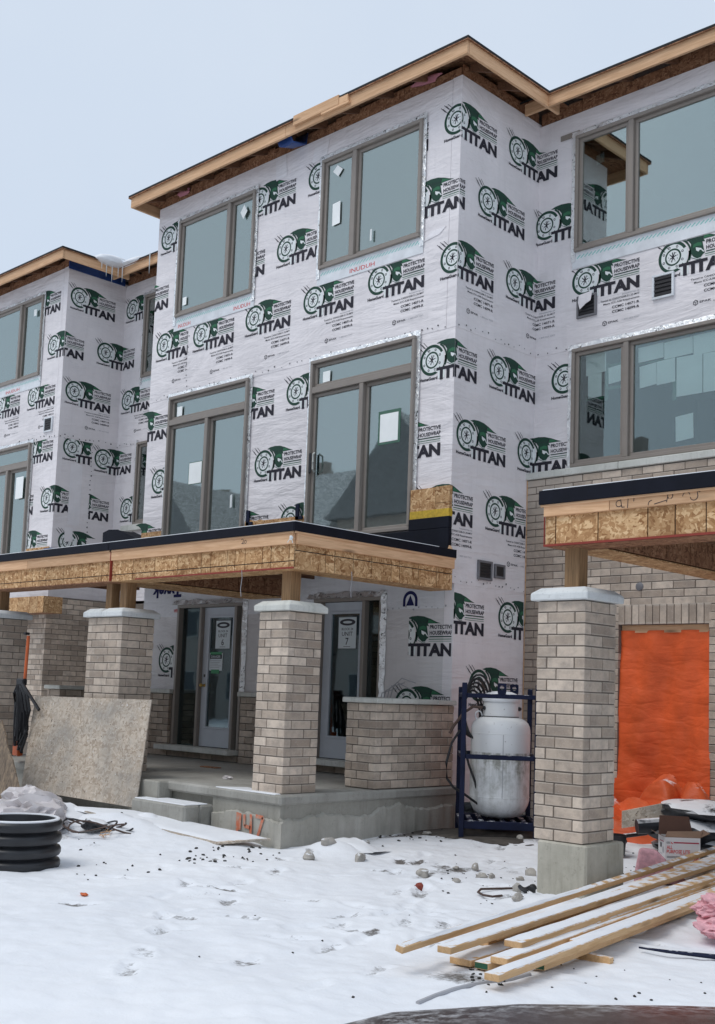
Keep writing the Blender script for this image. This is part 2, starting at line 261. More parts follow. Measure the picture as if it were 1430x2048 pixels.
# ------------------------------------------------------------------ mesh helpers
class MB:
    def __init__(s): s.v = []; s.f = []; s.mi = []
    def add(s, vs, fs, mi=0):
        o = len(s.v); s.v += [tuple(p) for p in vs]; s.f += [tuple(i + o for i in q) for q in fs]; s.mi += [mi] * len(fs); return s
    def box(s, x0, x1, y0, y1, z0, z1, mi=0):
        return s.add([(x0, y0, z0), (x1, y0, z0), (x1, y1, z0), (x0, y1, z0), (x0, y0, z1), (x1, y0, z1), (x1, y1, z1), (x0, y1, z1)],
                     [(0, 3, 2, 1), (4, 5, 6, 7), (0, 1, 5, 4), (1, 2, 6, 5), (2, 3, 7, 6), (3, 0, 4, 7)], mi)
    def hexa(s, b, t, mi=0):          # four bottom + four top corners, same winding
        return s.add(list(b) + list(t), [(0, 3, 2, 1), (4, 5, 6, 7), (0, 1, 5, 4), (1, 2, 6, 5), (2, 3, 7, 6), (3, 0, 4, 7)], mi)
    def slab(s, quad, off, mi=0):     # a quad given thickness by an offset vector
        return s.hexa(quad, [tuple(a + b for a, b in zip(p, off)) for p in quad], mi)
    def tube(s, pts, r, n=8, mi=0, caps=True):
        P = [Vector(p) for p in pts]; vs = []; fs = []
        rr = r if hasattr(r, '__len__') else [r] * len(P); up = Vector((0, 0, 1))
        for i, p in enumerate(P):
            d = (P[min(i + 1, len(P) - 1)] - P[max(i - 1, 0)]).normalized()
            a = d.cross(up)
            if a.length < .05: a = d.cross(Vector((1, 0, 0)))
            a.normalize(); b = a.cross(d).normalized()
            for j in range(n):
                t = 2 * math.pi * j / n; vs.append(p + (a * math.cos(t) + b * math.sin(t)) * rr[i])
        for i in range(len(P) - 1):
            for j in range(n): fs.append((i * n + j, i * n + (j + 1) % n, (i + 1) * n + (j + 1) % n, (i + 1) * n + j))
        if caps: fs += [tuple(range(n))[::-1], tuple(range((len(P) - 1) * n, len(P) * n))]
        return s.add(vs, fs, mi)
    def lathe(s, prof, c=(0, 0, 0), n=32, mi=0):
        vs = []; fs = []
        for r, z in prof:
            for j in range(n): t = 2 * math.pi * j / n; vs.append((c[0] + r * math.cos(t), c[1] + r * math.sin(t), c[2] + z))
        for i in range(len(prof) - 1):
            for j in range(n): fs.append((i * n + j, i * n + (j + 1) % n, (i + 1) * n + (j + 1) % n, (i + 1) * n + j))
        return s.add(vs, fs, mi)
    def blob(s, c, r, mi=0, seed=0, jit=.25, flat=1.0, sub=2):
        bm = bmesh.new(); bmesh.ops.create_icosphere(bm, subdivisions=sub, radius=1); q = random.Random(seed)
        ph = [q.uniform(0, 6) for _ in range(6)]
        vs = []
        for v in bm.verts:
            x, y, z = v.co; f = 1 + jit * (math.sin(2.3 * x + ph[0]) * math.sin(2.9 * y + ph[1]) + .6 * math.sin(5 * z + ph[2] + 3 * x) + q.uniform(-.35, .35) * (1 if sub < 3 else .35))
            vs.append((c[0] + x * r[0] * f, c[1] + y * r[1] * f, c[2] + z * r[2] * f * flat))
        s.add(vs, [tuple(v.index for v in f.verts) for f in bm.faces], mi); bm.free(); return s
    def mesh(s, name, mats, smooth=False, bevel=0):
        me = bpy.data.meshes.new(name); me.from_pydata(s.v, [], s.f)
        for m in (mats if isinstance(mats, (list, tuple)) else [mats]): me.materials.append(m)
        me.polygons.foreach_set('material_index', s.mi)
        if bevel:
            bm = bmesh.new(); bm.from_mesh(me); bmesh.ops.bevel(bm, geom=list(bm.edges), offset=bevel, segments=1, affect='EDGES', profile=.5); bm.to_mesh(me); bm.free()
        if smooth:
            me.polygons.foreach_set('use_smooth', [True] * len(me.polygons))
            try: me.set_sharp_from_angle(angle=math.radians(40))
            except Exception: pass
        me.update(); return me
def put(o, parent=None):
    COL.objects.link(o)
    if parent is not None:
        o.parent = parent
        if parent.type == 'EMPTY': o.matrix_parent_inverse = Matrix.Translation(-parent.location)
    return o
def obj(name, mb, mats, parent=None, smooth=False, bevel=0, **props):
    me = mb if isinstance(mb, bpy.types.Mesh) else mb.mesh(name, mats, smooth, bevel)
    o = bpy.data.objects.new(name, me)
    for k, v in props.items(): o[k] = v
    return put(o, parent)
def thing(name, label, cat, loc, group=None):
    o = bpy.data.objects.new(name, None); o.location = loc; o.empty_display_size = .2; o['label'] = label; o['category'] = cat
    if group: o['group'] = group
    o['kind'] = 'thing'; COL.objects.link(o); return o
def tag(o, label, cat, group=None):
    o['label'] = label; o['category'] = cat; o['kind'] = 'thing'
    if group: o['group'] = group
    return o
_tc = {}
def text2d(s, bold=0.0):
    """flat outline of a string: points (x right, z up), faces; cap height 1, starting at x = 0"""
    if (s, bold) in _tc: return _tc[(s, bold)]
    cu = bpy.data.curves.new('lettering', 'FONT'); cu.body = s; cu.size = 1; cu.resolution_u = 2; cu.offset = bold; cu.fill_mode = 'FRONT'
    o = bpy.data.objects.new('lettering', cu); COL.objects.link(o); dg = bpy.context.evaluated_depsgraph_get(); me = bpy.data.meshes.new_from_object(o.evaluated_get(dg))
    vs = np.array([v.co[:2] for v in me.vertices]) if len(me.vertices) else np.zeros((0, 2)); fs = [tuple(p.vertices) for p in me.polygons]
    bpy.data.objects.remove(o); bpy.data.curves.remove(cu); bpy.data.meshes.remove(me)
    x0 = vs[:, 0].min(); vs[:, 0] -= x0; wd = vs[:, 0].max(); vs /= .70
    _tc[(s, bold)] = (vs, fs, wd / .70); return _tc[(s, bold)]
class Flat:
    """flat print: shapes in (x, z) on thin layers"""
    def __init__(s): s.p = []
    def poly(s, pts, mi, lay=1): s.p.append((np.array(pts, float), [tuple(range(len(pts)))], mi, lay)); return s
    def rect(s, x0, x1, z0, z1, mi, lay=1): return s.poly([(x0, z0), (x1, z0), (x1, z1), (x0, z1)], mi, lay)
    def ring(s, cx, cz, r0, r1, mi, lay=1, a0=0, a1=360, n=28, sx=1.0):
        t = np.radians(np.linspace(a0, a1, n + 1)); c, q = np.cos(t), np.sin(t)
        if r0 <= 0: return s.poly(np.stack([cx + sx * r1 * c, cz + r1 * q], 1)[:-1] if a1 - a0 >= 360 else np.stack([cx + sx * r1 * c, cz + r1 * q], 1), mi, lay)
        v = np.concatenate([np.stack([cx + sx * r1 * c, cz + r1 * q], 1), np.stack([cx + sx * r0 * c, cz + r0 * q], 1)])
        s.p.append((v, [(i, i + 1, n + 2 + i, n + 1 + i) for i in range(n)], mi, lay)); return s
    def line(s, a, b, wd, mi, lay=1):
        a, b = np.array(a, float), np.array(b, float); d = (b - a) / np.linalg.norm(b - a); q = np.array([-d[1], d[0]]) * wd / 2
        return s.poly([a - q, b - q, b + q, a + q], mi, lay)
    def text(s, st, x, z, h, mi, lay=1, bold=0.0, width=None, align='L', flip=False):
        v, f, wd = text2d(st, bold); sx = h if width is None else width / wd
        q = np.stack([v[:, 0] * sx, v[:, 1] * h], 1)
        if align == 'R': q[:, 0] -= wd * sx
        if align == 'C': q[:, 0] -= wd * sx / 2
        if flip: q = -q
        q += [x, z]; s.p.append((q, f, mi, lay)); return s
    def arrays(s):
        V = []; Fc = []; mi = []; L = []; o = 0
        for v, f, m, l in s.p:
            V.append(v); L += [l] * len(v); Fc += [tuple(i + o for i in q) for q in f]; mi += [m] * len(f); o += len(v)
        return np.concatenate(V), np.array(L), Fc, mi
    def mesh(s, name, mats, fn, step=.0006):      # fn(x, z, off) -> point
        V, L, Fc, mi = s.arrays(); me = bpy.data.meshes.new(name); me.from_pydata([fn(x, z, l * step) for (x, z), l in zip(V, L)], [], Fc)
        for m in mats: me.materials.append(m)
        me.polygons.foreach_set('material_index', mi); me.update(); return me

# ------------------------------------------------------------------ layout constants (metres; camera stands at x = y = 0)
MF, MBK = 7.54, 7.99
BF, BR, BL = 9.993, -8.323, -14.36
UF, GF = 11.577, 10.10
QF, QR, PF = 10.402, -17.642, 11.624
W3B, W3T, D2B, D2T = 7.009, 8.518, 3.418, 5.776
EB, ET = 8.823, 8.98
CRS = .0885
SEAM = 5.78

# ------------------------------------------------------------------ ground
def vnoise(x, y, seed):
    r = np.random.default_rng(seed); g = r.random((64, 64)); xi = np.floor(x).astype(int); yi = np.floor(y).astype(int); fx = x - xi; fy = y - yi
    fx = fx * fx * (3 - 2 * fx); fy = fy * fy * (3 - 2 * fy); G = lambda a, b: g[a % 64, b % 64]
    return (G(xi, yi) * (1 - fx) + G(xi + 1, yi) * fx) * (1 - fy) + (G(xi, yi + 1) * (1 - fx) + G(xi + 1, yi + 1) * fx) * fy - .5
def sstep(a, b, x): t = np.clip((x - a) / (b - a), 0, 1); return t * t * (3 - 2 * t)
def g2(x, y, cx, cy, rx, ry): return np.exp(-((x - cx) / rx) ** 2 - ((y - cy) / ry) ** 2)
feet = []
fr = random.Random(3)
for (sx, sy, dx, dy, n) in ((-4.15, 4.2, -.35, .52, 9), (-4.9, 4.3, -.25, .6, 9), (-5.9, 4.6, .15, .6, 7), (-5.3, 6.0, -.35, .5, 5), (-6.4, 5.0, -.3, .5, 6), (-4.6, 5.6, -.5, .45, 6), (-7.3, 6.4, .3, .5, 5), (-6.8, 4.5, .5, .35, 8), (-5.0, 3.6, -.45, .4, 8), (-6.2, 7.2, .4, .2, 4), (-5.2, 4.9, .3, .55, 6), (-7.6, 5.4, .45, .15, 6)):
    for i in range(n): feet.append((sx + dx * i + fr.uniform(-.12, .12) + (.09 if i % 2 else -.09), sy + dy * i + fr.uniform(-.1, .1), math.atan2(dy, dx) + fr.uniform(-.3, .3)))
def ground_z(x, y):
    x = np.asarray(x, float); y = np.asarray(y, float)
    z = .10 * sstep(8.0, 10.2, y) * sstep(-8.6, -7.9, x) + .13 * g2(x, y, -10.6, 6.75, 1.5, .55) + .12 * g2(x, y, -12.2, 6.6, .9, .8) + .05 * g2(x, y, -9.2, 6.9, .9, .5) + .085 * g2(x, y, -9.75, 6.72, .62, .22)
    z = z + .10 * g2(x, y, -7.75, 7.75, .32, .2) + .05 * g2(x, y, -5.0, 7.25, .45, .25) + .05 * sstep(9.5, 5.5, -x) * 0
    return z
def ground_full(x, y):
    z = ground_z(x, y) + .055 * vnoise(x * .8, y * .8, 1) + .03 * vnoise(x * 2.3, y * 2.3, 2) + .020 * vnoise(x * 6, y * 6, 3) + .011 * vnoise(x * 15, y * 15, 4)
    for fx, fy, a in feet:
        dx, dy = x - fx, y - fy; u = dx * math.cos(a) + dy * math.sin(a); v = -dx * math.sin(a) + dy * math.cos(a)
        d = np.sqrt((u / .16) ** 2 + ((v + .012 * np.sin(u * 14)) / .060) ** 2); d = d + .55 * vnoise(x * 19 + 7, y * 19, 21); z = z - .014 * (1 - sstep(.6, 1.15, d)) * (1 - .5 * np.exp(-(u / .03) ** 2)) + .008 * np.exp(-((d - 1.3) / .3) ** 2)
    return z - .01
def axis_pts(lo, f0, f1, hi, st):
    a = list(np.arange(f0, f1, st)); p = f0; s = st
    while p > lo: s *= 1.35; p -= s; a.insert(0, p)
    p = a[-1]; s = st
    while p < hi: s *= 1.35; p += s; a.append(p)
    return np.array(a)
gx = axis_pts(-300, -11.0, -2.2, 300, .026); gy = axis_pts(-300, 2.6, 11.2, 300, .026)
X, Y = np.meshgrid(gx, gy, indexing='ij'); Z = ground_full(X, Y)
nx, ny = X.shape
gm = bpy.data.meshes.new('snow_ground'); ii = np.arange(nx * ny).reshape(nx, ny)
quads = np.stack([ii[:-1, :-1], ii[1:, :-1], ii[1:, 1:], ii[:-1, 1:]], -1).reshape(-1, 4)
gm.vertices.add(nx * ny); gm.vertices.foreach_set('co', np.stack([X, Y, Z], -1).ravel()); gm.loops.add(quads.size); gm.loops.foreach_set('vertex_index', quads.ravel())
gm.polygons.add(len(quads)); gm.polygons.foreach_set('loop_start', np.arange(0, quads.size, 4)); gm.polygons.foreach_set('loop_total', np.full(len(quads), 4)); gm.update(calc_edges=True)
dirt = .30 * g2(X, Y, -7.6, 9.6, 1.0, .8) + .55 * g2(X, Y, -7.55, 9.9, .8, .5) + .42 * np.exp(-((X + 8.05) / .16) ** 2) * sstep(8.0, 8.8, Y) * (Y < 10.6) + .12 * g2(X, Y, -8.75, 6.75, .8, .12) + .26 * g2(X, Y, -5.6, 8.4, 1.1, .8)
dirt += .5 * g2(X, Y, -3.95, 4.95, .25, .22) + .35 * g2(X, Y, -10.0, 6.2, .3, .2) + .28 * g2(X, Y, -9.4, 5.9, .6, .35)
for fx, fy, a in feet:
    dx, dy = X - fx, Y - fy; u = dx * math.cos(a) + dy * math.sin(a); v = -dx * math.sin(a) + dy * math.cos(a); d = np.sqrt((u / .17) ** 2 + (v / .07) ** 2) + .9 * vnoise(X * 23, Y * 23, 22)
    dirt = np.maximum(dirt, (.34 + .12 * math.sin(fx * 40)) * (1 - sstep(.55, 1.0, np.abs(d - .35) + .35)))
dirt += (.20 * np.clip(vnoise(X * .9, Y * .9, 11) * 2, 0, 1) + .26 * np.clip(vnoise(X * 4.1, Y * 4.1, 12) * 2.4 - .25, 0, 1)) * (np.abs(X) < 14)
at = gm.attributes.new('dirt', 'FLOAT', 'POINT'); at.data.foreach_set('value', dirt.ravel().astype(np.float32))
gm.polygons.foreach_set('use_smooth', [True] * len(gm.polygons)); gm.materials.append(M['snow'])
go = obj('ground', gm, None); go['kind'] = 'structure'
def gz(x, y): return float(ground_full(np.array([x]), np.array([y]))[0])

# ------------------------------------------------------------------ wrapped walls with window holes
def wall_cells(mb, u0, u1, z0, z1, holes, fn):
    """boxes of a wall in (u, z) leaving the holes open; fn(ua, ub, za, zb) adds one box"""
    us = sorted({u0, u1, *[min(max(h[i], u0), u1) for h in holes for i in (0, 1)]}); zs = sorted({z0, z1, *[min(max(h[i], z0), z1) for h in holes for i in (2, 3)]})
    for a, b in zip(us, us[1:]):
        run = None
        for c, d in list(zip(zs, zs[1:])) + [(None, None)]:
            solid = c is not None and not any(h[0] < (a + b) / 2 < h[1] and h[2] < (c + d) / 2 < h[3] for h in holes)
            if solid: run = (c, d) if run is None else (run[0], d)
            elif run: fn(a, b, *run); run = None
    return mb
def wall_front(name, parent, mat, x0, x1, z0, z1, y, holes=(), th=.14):
    mb = MB(); wall_cells(mb, x0, x1, z0, z1, holes, lambda a, b, c, d: mb.box(a, b, y, y + th, c, d)); return obj(name, mb, mat, parent)
def wall_side(name, parent, mat, y0, y1, z0, z1, x, th=.14):
    return obj(name, MB().box(x - th, x, y0, y1, z0, z1), mat, parent)

hm = thing('townhouse', 'middle townhouse in white housewrap with two sliding glass doors above the porch roof', 'house', (-11.3, 10.0, 0))
hr = thing('townhouse', 'right townhouse set back in the corner with grey brick below and wide windows above', 'house', (-6.5, 11.6, 0))
hl = thing('townhouse', 'left townhouse under the lower looking roof corner with the blue strip and icicles', 'house', (-19.5, 10.4, 0))
OPEN_B = [(-13.79, -12.03, W3B, W3T), (-10.67, -8.905, W3B, W3T), (-13.80, -11.98, D2B, D2T), (-10.72, -8.905, D2B, D2T)]
OPEN_U = [(-7.745, -4.6, W3B, W3T), (-7.755, -4.6, 4.30, 5.775)]
OPEN_Q = [(-20.35, -18.41, W3B, W3T), (-20.4, -18.51, D2B, D2T)]
OPEN_P = [(-16.98, -15.9, W3B - .02, W3T), (-16.98, -15.9, 4.31, 5.80)]
# middle block
wf = wall_front('housewrap_front', hm, M['wrap'], BL, BR - .141, 3.0, SEAM, BF, OPEN_B)
wfu = wall_front('housewrap_front', hm, M['wrap'], BL, BR - .141, SEAM, 8.868, BF - .004, OPEN_B)
ws = wall_side('housewrap_side', hm, M['wrap'], BF, UF + .14, 2.78, SEAM, BR)
wsu = wall_side('housewrap_side', hm, M['wrap'], BF - .004, UF + .14, SEAM, 8.875, BR + .004)
wsg = wall_side('housewrap_side', hm, M['wrap'], GF, UF + .14, .3, 2.78, BR - .004)
DOORS = [(-13.49, -11.99, .60, 2.67), (-10.62, -9.42, .60, 2.67)]
wg1 = wall_front('housewrap_front', hm, M['wrap_shade'], BL, -13.49, 1.40, 2.62, GF); wall_front('housewrap_front', hm, M['wrap_shade'], -11.99, -10.62, 1.40, 2.62, GF); wg = wall_front('housewrap_front', hm, M['wrap_shade'], -9.42, BR - .145, 1.40, 2.62, GF)
wgt = wall_front('tyvek_band', hm, M['tyvek'], BL, BR - .145, 2.62 - .12, 3.0, GF - .006, DOORS, th=.004)
wgl = wall_front('wall_core', hm, M['mortar'], BL, BR - .145, .30, 1.40, GF + .0, DOORS)
obj('wall_core', MB().box(BL, BR - .15, GF + .01, GF + .14, 2.62, 3.0).box(BL - .0, BL + .14, BF + .15, PF + .1, .3, 8.86), M['mortar'], hm)
# right block
wu = wall_front('housewrap_front', hr, M['wrap'], BR + .001, 0.5, 4.18, SEAM, UF, OPEN_U); wuu = wall_front('housewrap_front', hr, M['wrap'], BR + .005, .5, SEAM, 8.83, UF - .004, OPEN_U)
# left block
wq = wall_front('housewrap_front', hl, M['wrap'], -25, QR - .141, 2.9, SEAM, QF, OPEN_Q); wqu = wall_front('housewrap_front', hl, M['wrap'], -25, QR - .141, SEAM, 8.868, QF - .004, OPEN_Q)
wr = wall_side('housewrap_side', hl, M['wrap'], QF, PF + .14, 2.9, SEAM, QR); wru = wall_side('housewrap_side', hl, M['wrap'], QF - .004, PF + .14, SEAM, 8.875, QR + .004)
wp = wall_front('housewrap_front', hl, M['wrap'], QR + .001, BL - .001, 2.9, SEAM, PF, OPEN_P); wpu = wall_front('housewrap_front', hl, M['wrap'], QR + .005, BL - .001, SEAM, 8.84, PF - .004, OPEN_P)
# rooms behind the glass
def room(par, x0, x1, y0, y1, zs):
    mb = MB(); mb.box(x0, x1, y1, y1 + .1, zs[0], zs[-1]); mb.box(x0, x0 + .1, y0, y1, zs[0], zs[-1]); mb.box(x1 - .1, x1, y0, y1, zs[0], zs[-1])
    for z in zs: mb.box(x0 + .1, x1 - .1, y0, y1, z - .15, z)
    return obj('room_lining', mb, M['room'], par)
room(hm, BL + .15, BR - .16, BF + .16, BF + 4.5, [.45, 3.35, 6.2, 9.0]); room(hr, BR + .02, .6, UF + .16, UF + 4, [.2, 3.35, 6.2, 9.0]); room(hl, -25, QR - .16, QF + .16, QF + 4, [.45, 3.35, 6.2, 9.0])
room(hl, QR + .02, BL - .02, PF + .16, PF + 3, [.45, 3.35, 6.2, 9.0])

# ------------------------------------------------------------------ printed housewrap pattern
PM = [M['p_black'], M['p_dkgreen'], M['p_green'], M['p_white'], M['p_grey']]
def logo(fine=False):
    f = Flat(); K, D, G, W, S = 0, 1, 2, 3, 4
    f.ring(0, 0, 0, .186, W, 0); f.ring(0, 0, .152, .187, D, 2, 28, 322, 34); f.ring(0, 0, .083, .103, D, 2)
    for i in range(8): t = math.radians(22 + 45 * i); f.ring(.128 * math.cos(t), .128 * math.sin(t), .008, .0155, K, 2, n=8)
    for i in range(9): t = math.radians(15 + 40 * i); f.ring(.06 * math.cos(t), .055 * math.sin(t), 0, .006, K, 2, n=5)
    for a, l in ((70, .06), (100, .055), (140, .05), (200, .045), (250, .06), (295, .04), (20, .045)): t = math.radians(a); f.line((0, 0), (l * math.cos(t), l * math.sin(t)), .012, K, 2)
    f.ring(.0, .0, .196, .216, D, 2, -55, 8, 10); f.ring(.02, 0, .19, .212, D, 2, -25, 60, 12)
    for x0, z0, l in ((-.245, .215, .10), (-.195, .235, .10), (-.215, .195, .13), (-.165, .215, .15), (-.14, .235, .11), (-.19, .17, .12)):
        f.line((x0, z0), (x0 + l * .74, z0 - l * .74), .0065, K, 3)
    # helmet: crest, bowl, cheek guard, eye
    cr_ = [(.062, .192), (.13, .212), (.22, .218), (.32, .208), (.42, .178), (.51, .142), (.575, .124), (.38, .124), (.40, .09), (.36, .10), (.30, .06), (.26, -.005), (.245, .05), (.225, .10), (.19, .145), (.14, .175)]
    f.poly(cr_, D, 2); f.poly([(.39, .170), (.43, .165), (.505, .132), (.375, .128)], G, 3); f.poly([(.375, .170), (.39, .168), (.372, .128), (.355, .13)], K, 3)
    for i in range(6): x = .17 + i * .032; f.line((x, .165 - .004 * i), (x + .018, .12 + .003 * i), .006, K, 3)
    f.poly([(.225, .10), (.30, .118), (.365, .105), (.375, .05), (.385, 0), (.395, -.04), (.37, -.055), (.345, -.085), (.30, -.09), (.255, -.06), (.23, -.02), (.222, .04)], D, 3)
    f.poly([(.255, .085), (.31, .10), (.355, .088), (.36, .05), (.30, .06), (.25, .045)], G, 4); f.poly([(.285, .046), (.355, .02), (.362, -.002), (.335, .006), (.318, -.012), (.29, .008)], W, 5); f.poly([(.358, .012), (.392, -.025), (.378, -.03), (.356, -.004)], W, 5)
    f.poly([(.205, .03), (.225, .06), (.224, -.02), (.20, -.06), (.188, -.055)], D, 2)
    f.poly([(.222, -.055), (.252, -.05), (.30, -.088), (.35, -.085), (.345, -.098), (.30, -.102), (.25, -.078)], W, 3); f.line((.225, -.06), (.30, -.1), .006, D, 4); f.line((.30, -.1), (.35, -.096), .006, D, 4)
    f.poly([(.392, .118), (.755, .118), (.755, -.01), (.412, -.01), (.40, .02)], W, 1) if False else None
    f.text('PROTECTIVE', .412, .061, .044, K, 3, .028, .342); f.text('HOUSEWRAP', .412, -.006, .044, K, 3, .028, .342)
    f.rect(.41, .752, -.036, -.023, D, 3); f.rect(.40, .752, -.063, -.054, G, 3); f.rect(.40, .752, -.085, -.080, G, 3)
    f.poly([(.06, -.105), (.20, -.105), (.20, -.24), (.095, -.24), (.095, -.165), (.06, -.15)], W, 3)
    f.text('TITAN', .072, -.247, .135, K, 5, .052, .683); f.text('HomeGuard', -.182, -.240, .036, K, 4, .036, .272)
    if fine:
        f.text('housewrap.ca', .755, -.296, .020, S, 2, .012, .235, 'R'); f.text('Tested to CAN/CGSB-51.32-M77', .755, -.336, .022, K, 2, .012, .53, 'R'); f.text('Meets ICC-A38 Requirements', .755, -.379, .022, K, 2, .012, .49, 'R')
        f.text('CCMC 14071-R', .755, -.440, .031, K, 2, .022, .37, 'R'); f.text('CCMC 14099-R', .755, -.498, .031, K, 2, .022, .37, 'R')
        f.ring(.285, -.605, .026, .034, K, 2, 30, 390, 6); f.line((.285, -.605), (.285, -.635), .005, K, 2); f.line((.285, -.605), (.31, -.59), .005, K, 2); f.line((.285, -.605), (.26, -.59), .005, K, 2)
        f.text('EPAK', .335, -.617, .025, K, 2, .012, .14); f.text('1 800 663 9263', .755, -.615, .019, S, 2, 0, .23, 'R')
    return f.arrays()
LOGO = {False: logo(), True: logo(True)}
def strip_logo(par_of, fine, s, z, segs, zr, sr=(-99, 99), holes=(), base=.0015):
    """one print laid on the unwrapped strip at (s, z), cut at the sheet's edges and the openings, bent round the corners"""
    V, L, Fc, mi = LOGO[fine]; bm = bmesh.new(); vs = [bm.verts.new((x + s, l, zz + z)) for (x, zz), l in zip(V, L)]
    for f, m in zip(Fc, mi):
        try: bm.faces.new([vs[i] for i in f]).material_index = m
        except ValueError: pass
    lo, hi = s - .28, s + .78; zlo, zhi = z - (.66 if fine else .26), z + .26
    cuts = [('x', sg[0]) for sg in segs[1:]] + [('x', sr[0]), ('x', sr[1]), ('z', zr[0]), ('z', zr[1])] + [('x', h[i]) for h in holes for i in (0, 1) if h[1] > lo and h[0] < hi and h[3] > zlo and h[2] < zhi] + [('z', h[i]) for h in holes for i in (2, 3) if h[1] > lo and h[0] < hi and h[3] > zlo and h[2] < zhi]
    for ax, c in cuts:
        if (lo < c < hi) if ax == 'x' else (zlo < c < zhi):
            bmesh.ops.bisect_plane(bm, geom=list(bm.verts) + list(bm.edges) + list(bm.faces), plane_co=(c, 0, 0) if ax == 'x' else (0, 0, c), plane_no=(1, 0, 0) if ax == 'x' else (0, 0, 1))
    dead = []
    for f in bm.faces:
        c = f.calc_center_median()
        if c.x < max(segs[0][0], sr[0]) or c.x > min(segs[-1][1], sr[1]) or c.z < zr[0] or c.z > zr[1] or any(h[0] < c.x < h[1] and h[2] < c.z < h[3] for h in holes): dead.append(f)
    bmesh.ops.delete(bm, geom=dead, context='FACES')
    if not bm.faces: bm.free(); return
    bmesh.ops.split_edges(bm, edges=[e for e in bm.edges if any(abs(e.verts[0].co.x - sg[0]) < 1e-5 and abs(e.verts[1].co.x - sg[0]) < 1e-5 for sg in segs[1:])])
    side = {}
    for f in bm.faces:
        cx = f.calc_center_median().x
        for v in f.verts: side[v] = cx
    main = max(set(next(i for i, sg in enumerate(segs) if sg[0] - 1e-6 <= c <= sg[1] + 1e-6) for c in side.values()), key=lambda i: sum(1 for c in side.values() if segs[i][0] <= c <= segs[i][1]))
    for v in bm.verts:
        sg = next(q for q in segs if q[0] - 1e-6 <= side.get(v, v.co.x) <= q[1] + 1e-6); v.co = sg[2](v.co.x, v.co.z, base + v.co.y * .0006)
    me = bpy.data.meshes.new('printed_logo'); bm.to_mesh(me); bm.free()
    for m in PM: me.materials.append(m)
    obj('printed_logo', me, None, par_of[main])
D0 = UF - BF
SEG_B = [(BL - BR, 0, lambda s, z, o: (BR + s, BF - o, z)), (0, D0, lambda s, z, o: (BR + o, BF + s, z)), (D0, 6, lambda s, z, o: (BR + s - D0, UF - o, z))]
hol_b = [(h[0] - BR, h[1] - BR, h[2], h[3]) for h in OPEN_B] + [(h[0] - BR + D0, h[1] - BR + D0, h[2], h[3]) for h in OPEN_U]
up = (SEAM, 8.84); lowr = (2.79, SEAM - .002)
ST = -5.13
for i in range(-4, 4): strip_logo((wfu, wsu, wuu), False, -.07 + 1.19 * i, 8.34, SEG_B, up, (ST, 9), hol_b, .006)
for i in range(-4, 4): strip_logo((wfu, wsu, wuu), False, .535 + 1.19 * i, 7.48, SEG_B, up, (ST, 9), hol_b, .006)
for i in range(-4, 4):
    s_ = -.07 + 1.19 * i
    strip_logo((wfu, wsu, wuu), True, s_, 6.625, SEG_B, (up[0], 6.79 if (s_ < -4.3 or -2.9 < s_ < -1 or s_ > 2) and s_ not in () and not (-2.5 < s_ < -2.4) else up[1]), (ST, 4.02), hol_b, .006)
strip_logo((wfu, wsu, wuu), False, -5.77, 8.34, SEG_B, up, (-9, ST - .01), hol_b, .006); strip_logo((wfu, wsu, wuu), True, -5.74, 6.64, SEG_B, up, (-9, ST - .01), hol_b, .006); strip_logo((wfu, wsu, wuu), False, -6.45, 7.48, SEG_B, up, (-9, ST - .01), hol_b, .006)
for i in range(-5, 4): strip_logo((wf, ws, wu), False, -.345 + 1.185 * i, 5.435, SEG_B, lowr, (-9, 9), hol_b, .0015)
for i in range(-5, 3): strip_logo((wf, ws, wu), False, .25 + 1.185 * i, 4.53, SEG_B, (lowr[0] if i > -1 else 3.55, lowr[1]), (-9, 9), hol_b + [(D0 - .02, 9, 0, 4.27)], .0015)
for i in range(-5, 2): strip_logo((wf, ws, wu), i >= 0, -.355 + 1.185 * i, 3.71, SEG_B, (lowr[0] if i >= 0 else 3.75, lowr[1]), (-9, D0 - .14), hol_b, .0015)
SEG_G = [(.108, D0, lambda s, z, o: (BR - .004 + o, BF + s, z)), (D0, 6, lambda s, z, o: (BR + s - D0, UF - o, z))]
for s_, z_ in ((-.09, 2.46), (1.13, 2.46), (.60, 1.63)): strip_logo((wsg, wsg), False, s_, z_, SEG_G, (.5, 2.76), (.108, D0 - .14), (), .0015)
SEG_F = [(BL, BR, lambda s, z, o: (s, GF - o, z))]
strip_logo((wg,), False, -9.085, 2.20, SEG_F, (1.4, 2.62), (-9, -8.345), DOORS, .0015); strip_logo((wg1,), False, -13.725, 1.87, SEG_F, (1.40, 2.6), (-15, BR), [(-13.56, -11.9, 0, 3)], .0015)
strip_logo((wg,), False, -9.0, 1.38, SEG_F, (1.40, 2.6), (-9.3, -8.345), DOORS, .0015)
D1 = PF - QF
SEG_Q = [(-8, 0, lambda s, z, o: (QR + s, QF - o, z)), (0, D1, lambda s, z, o: (QR + o, QF + s, z)), (D1, D1 + BL - QR, lambda s, z, o: (QR + s - D1, PF - o, z))]
hol_q = [(h[0] - QR, h[1] - QR, h[2], h[3]) for h in OPEN_Q] + [(h[0] - QR + D1, h[1] - QR + D1, h[2], h[3]) for h in OPEN_P]
for i in range(-2, 3): strip_logo((wqu, wru, wpu), False, .245 + 1.21 * i, 8.36, SEG_Q, up, (-9, 9), hol_q, .006)
for i in range(-2, 2): strip_logo((wqu, wru, wpu), False, -.36 + 1.215 * i, 7.49, SEG_Q, up, (-9, 9), hol_q, .006)
for i in range(-2, 3): strip_logo((wqu, wru, wpu), True, .26 + 1.215 * i, 6.64, SEG_Q, (SEAM, 6.79 if i in (-1, -2) else up[1]), (-9, 9), hol_q, .006)
V1 = .70
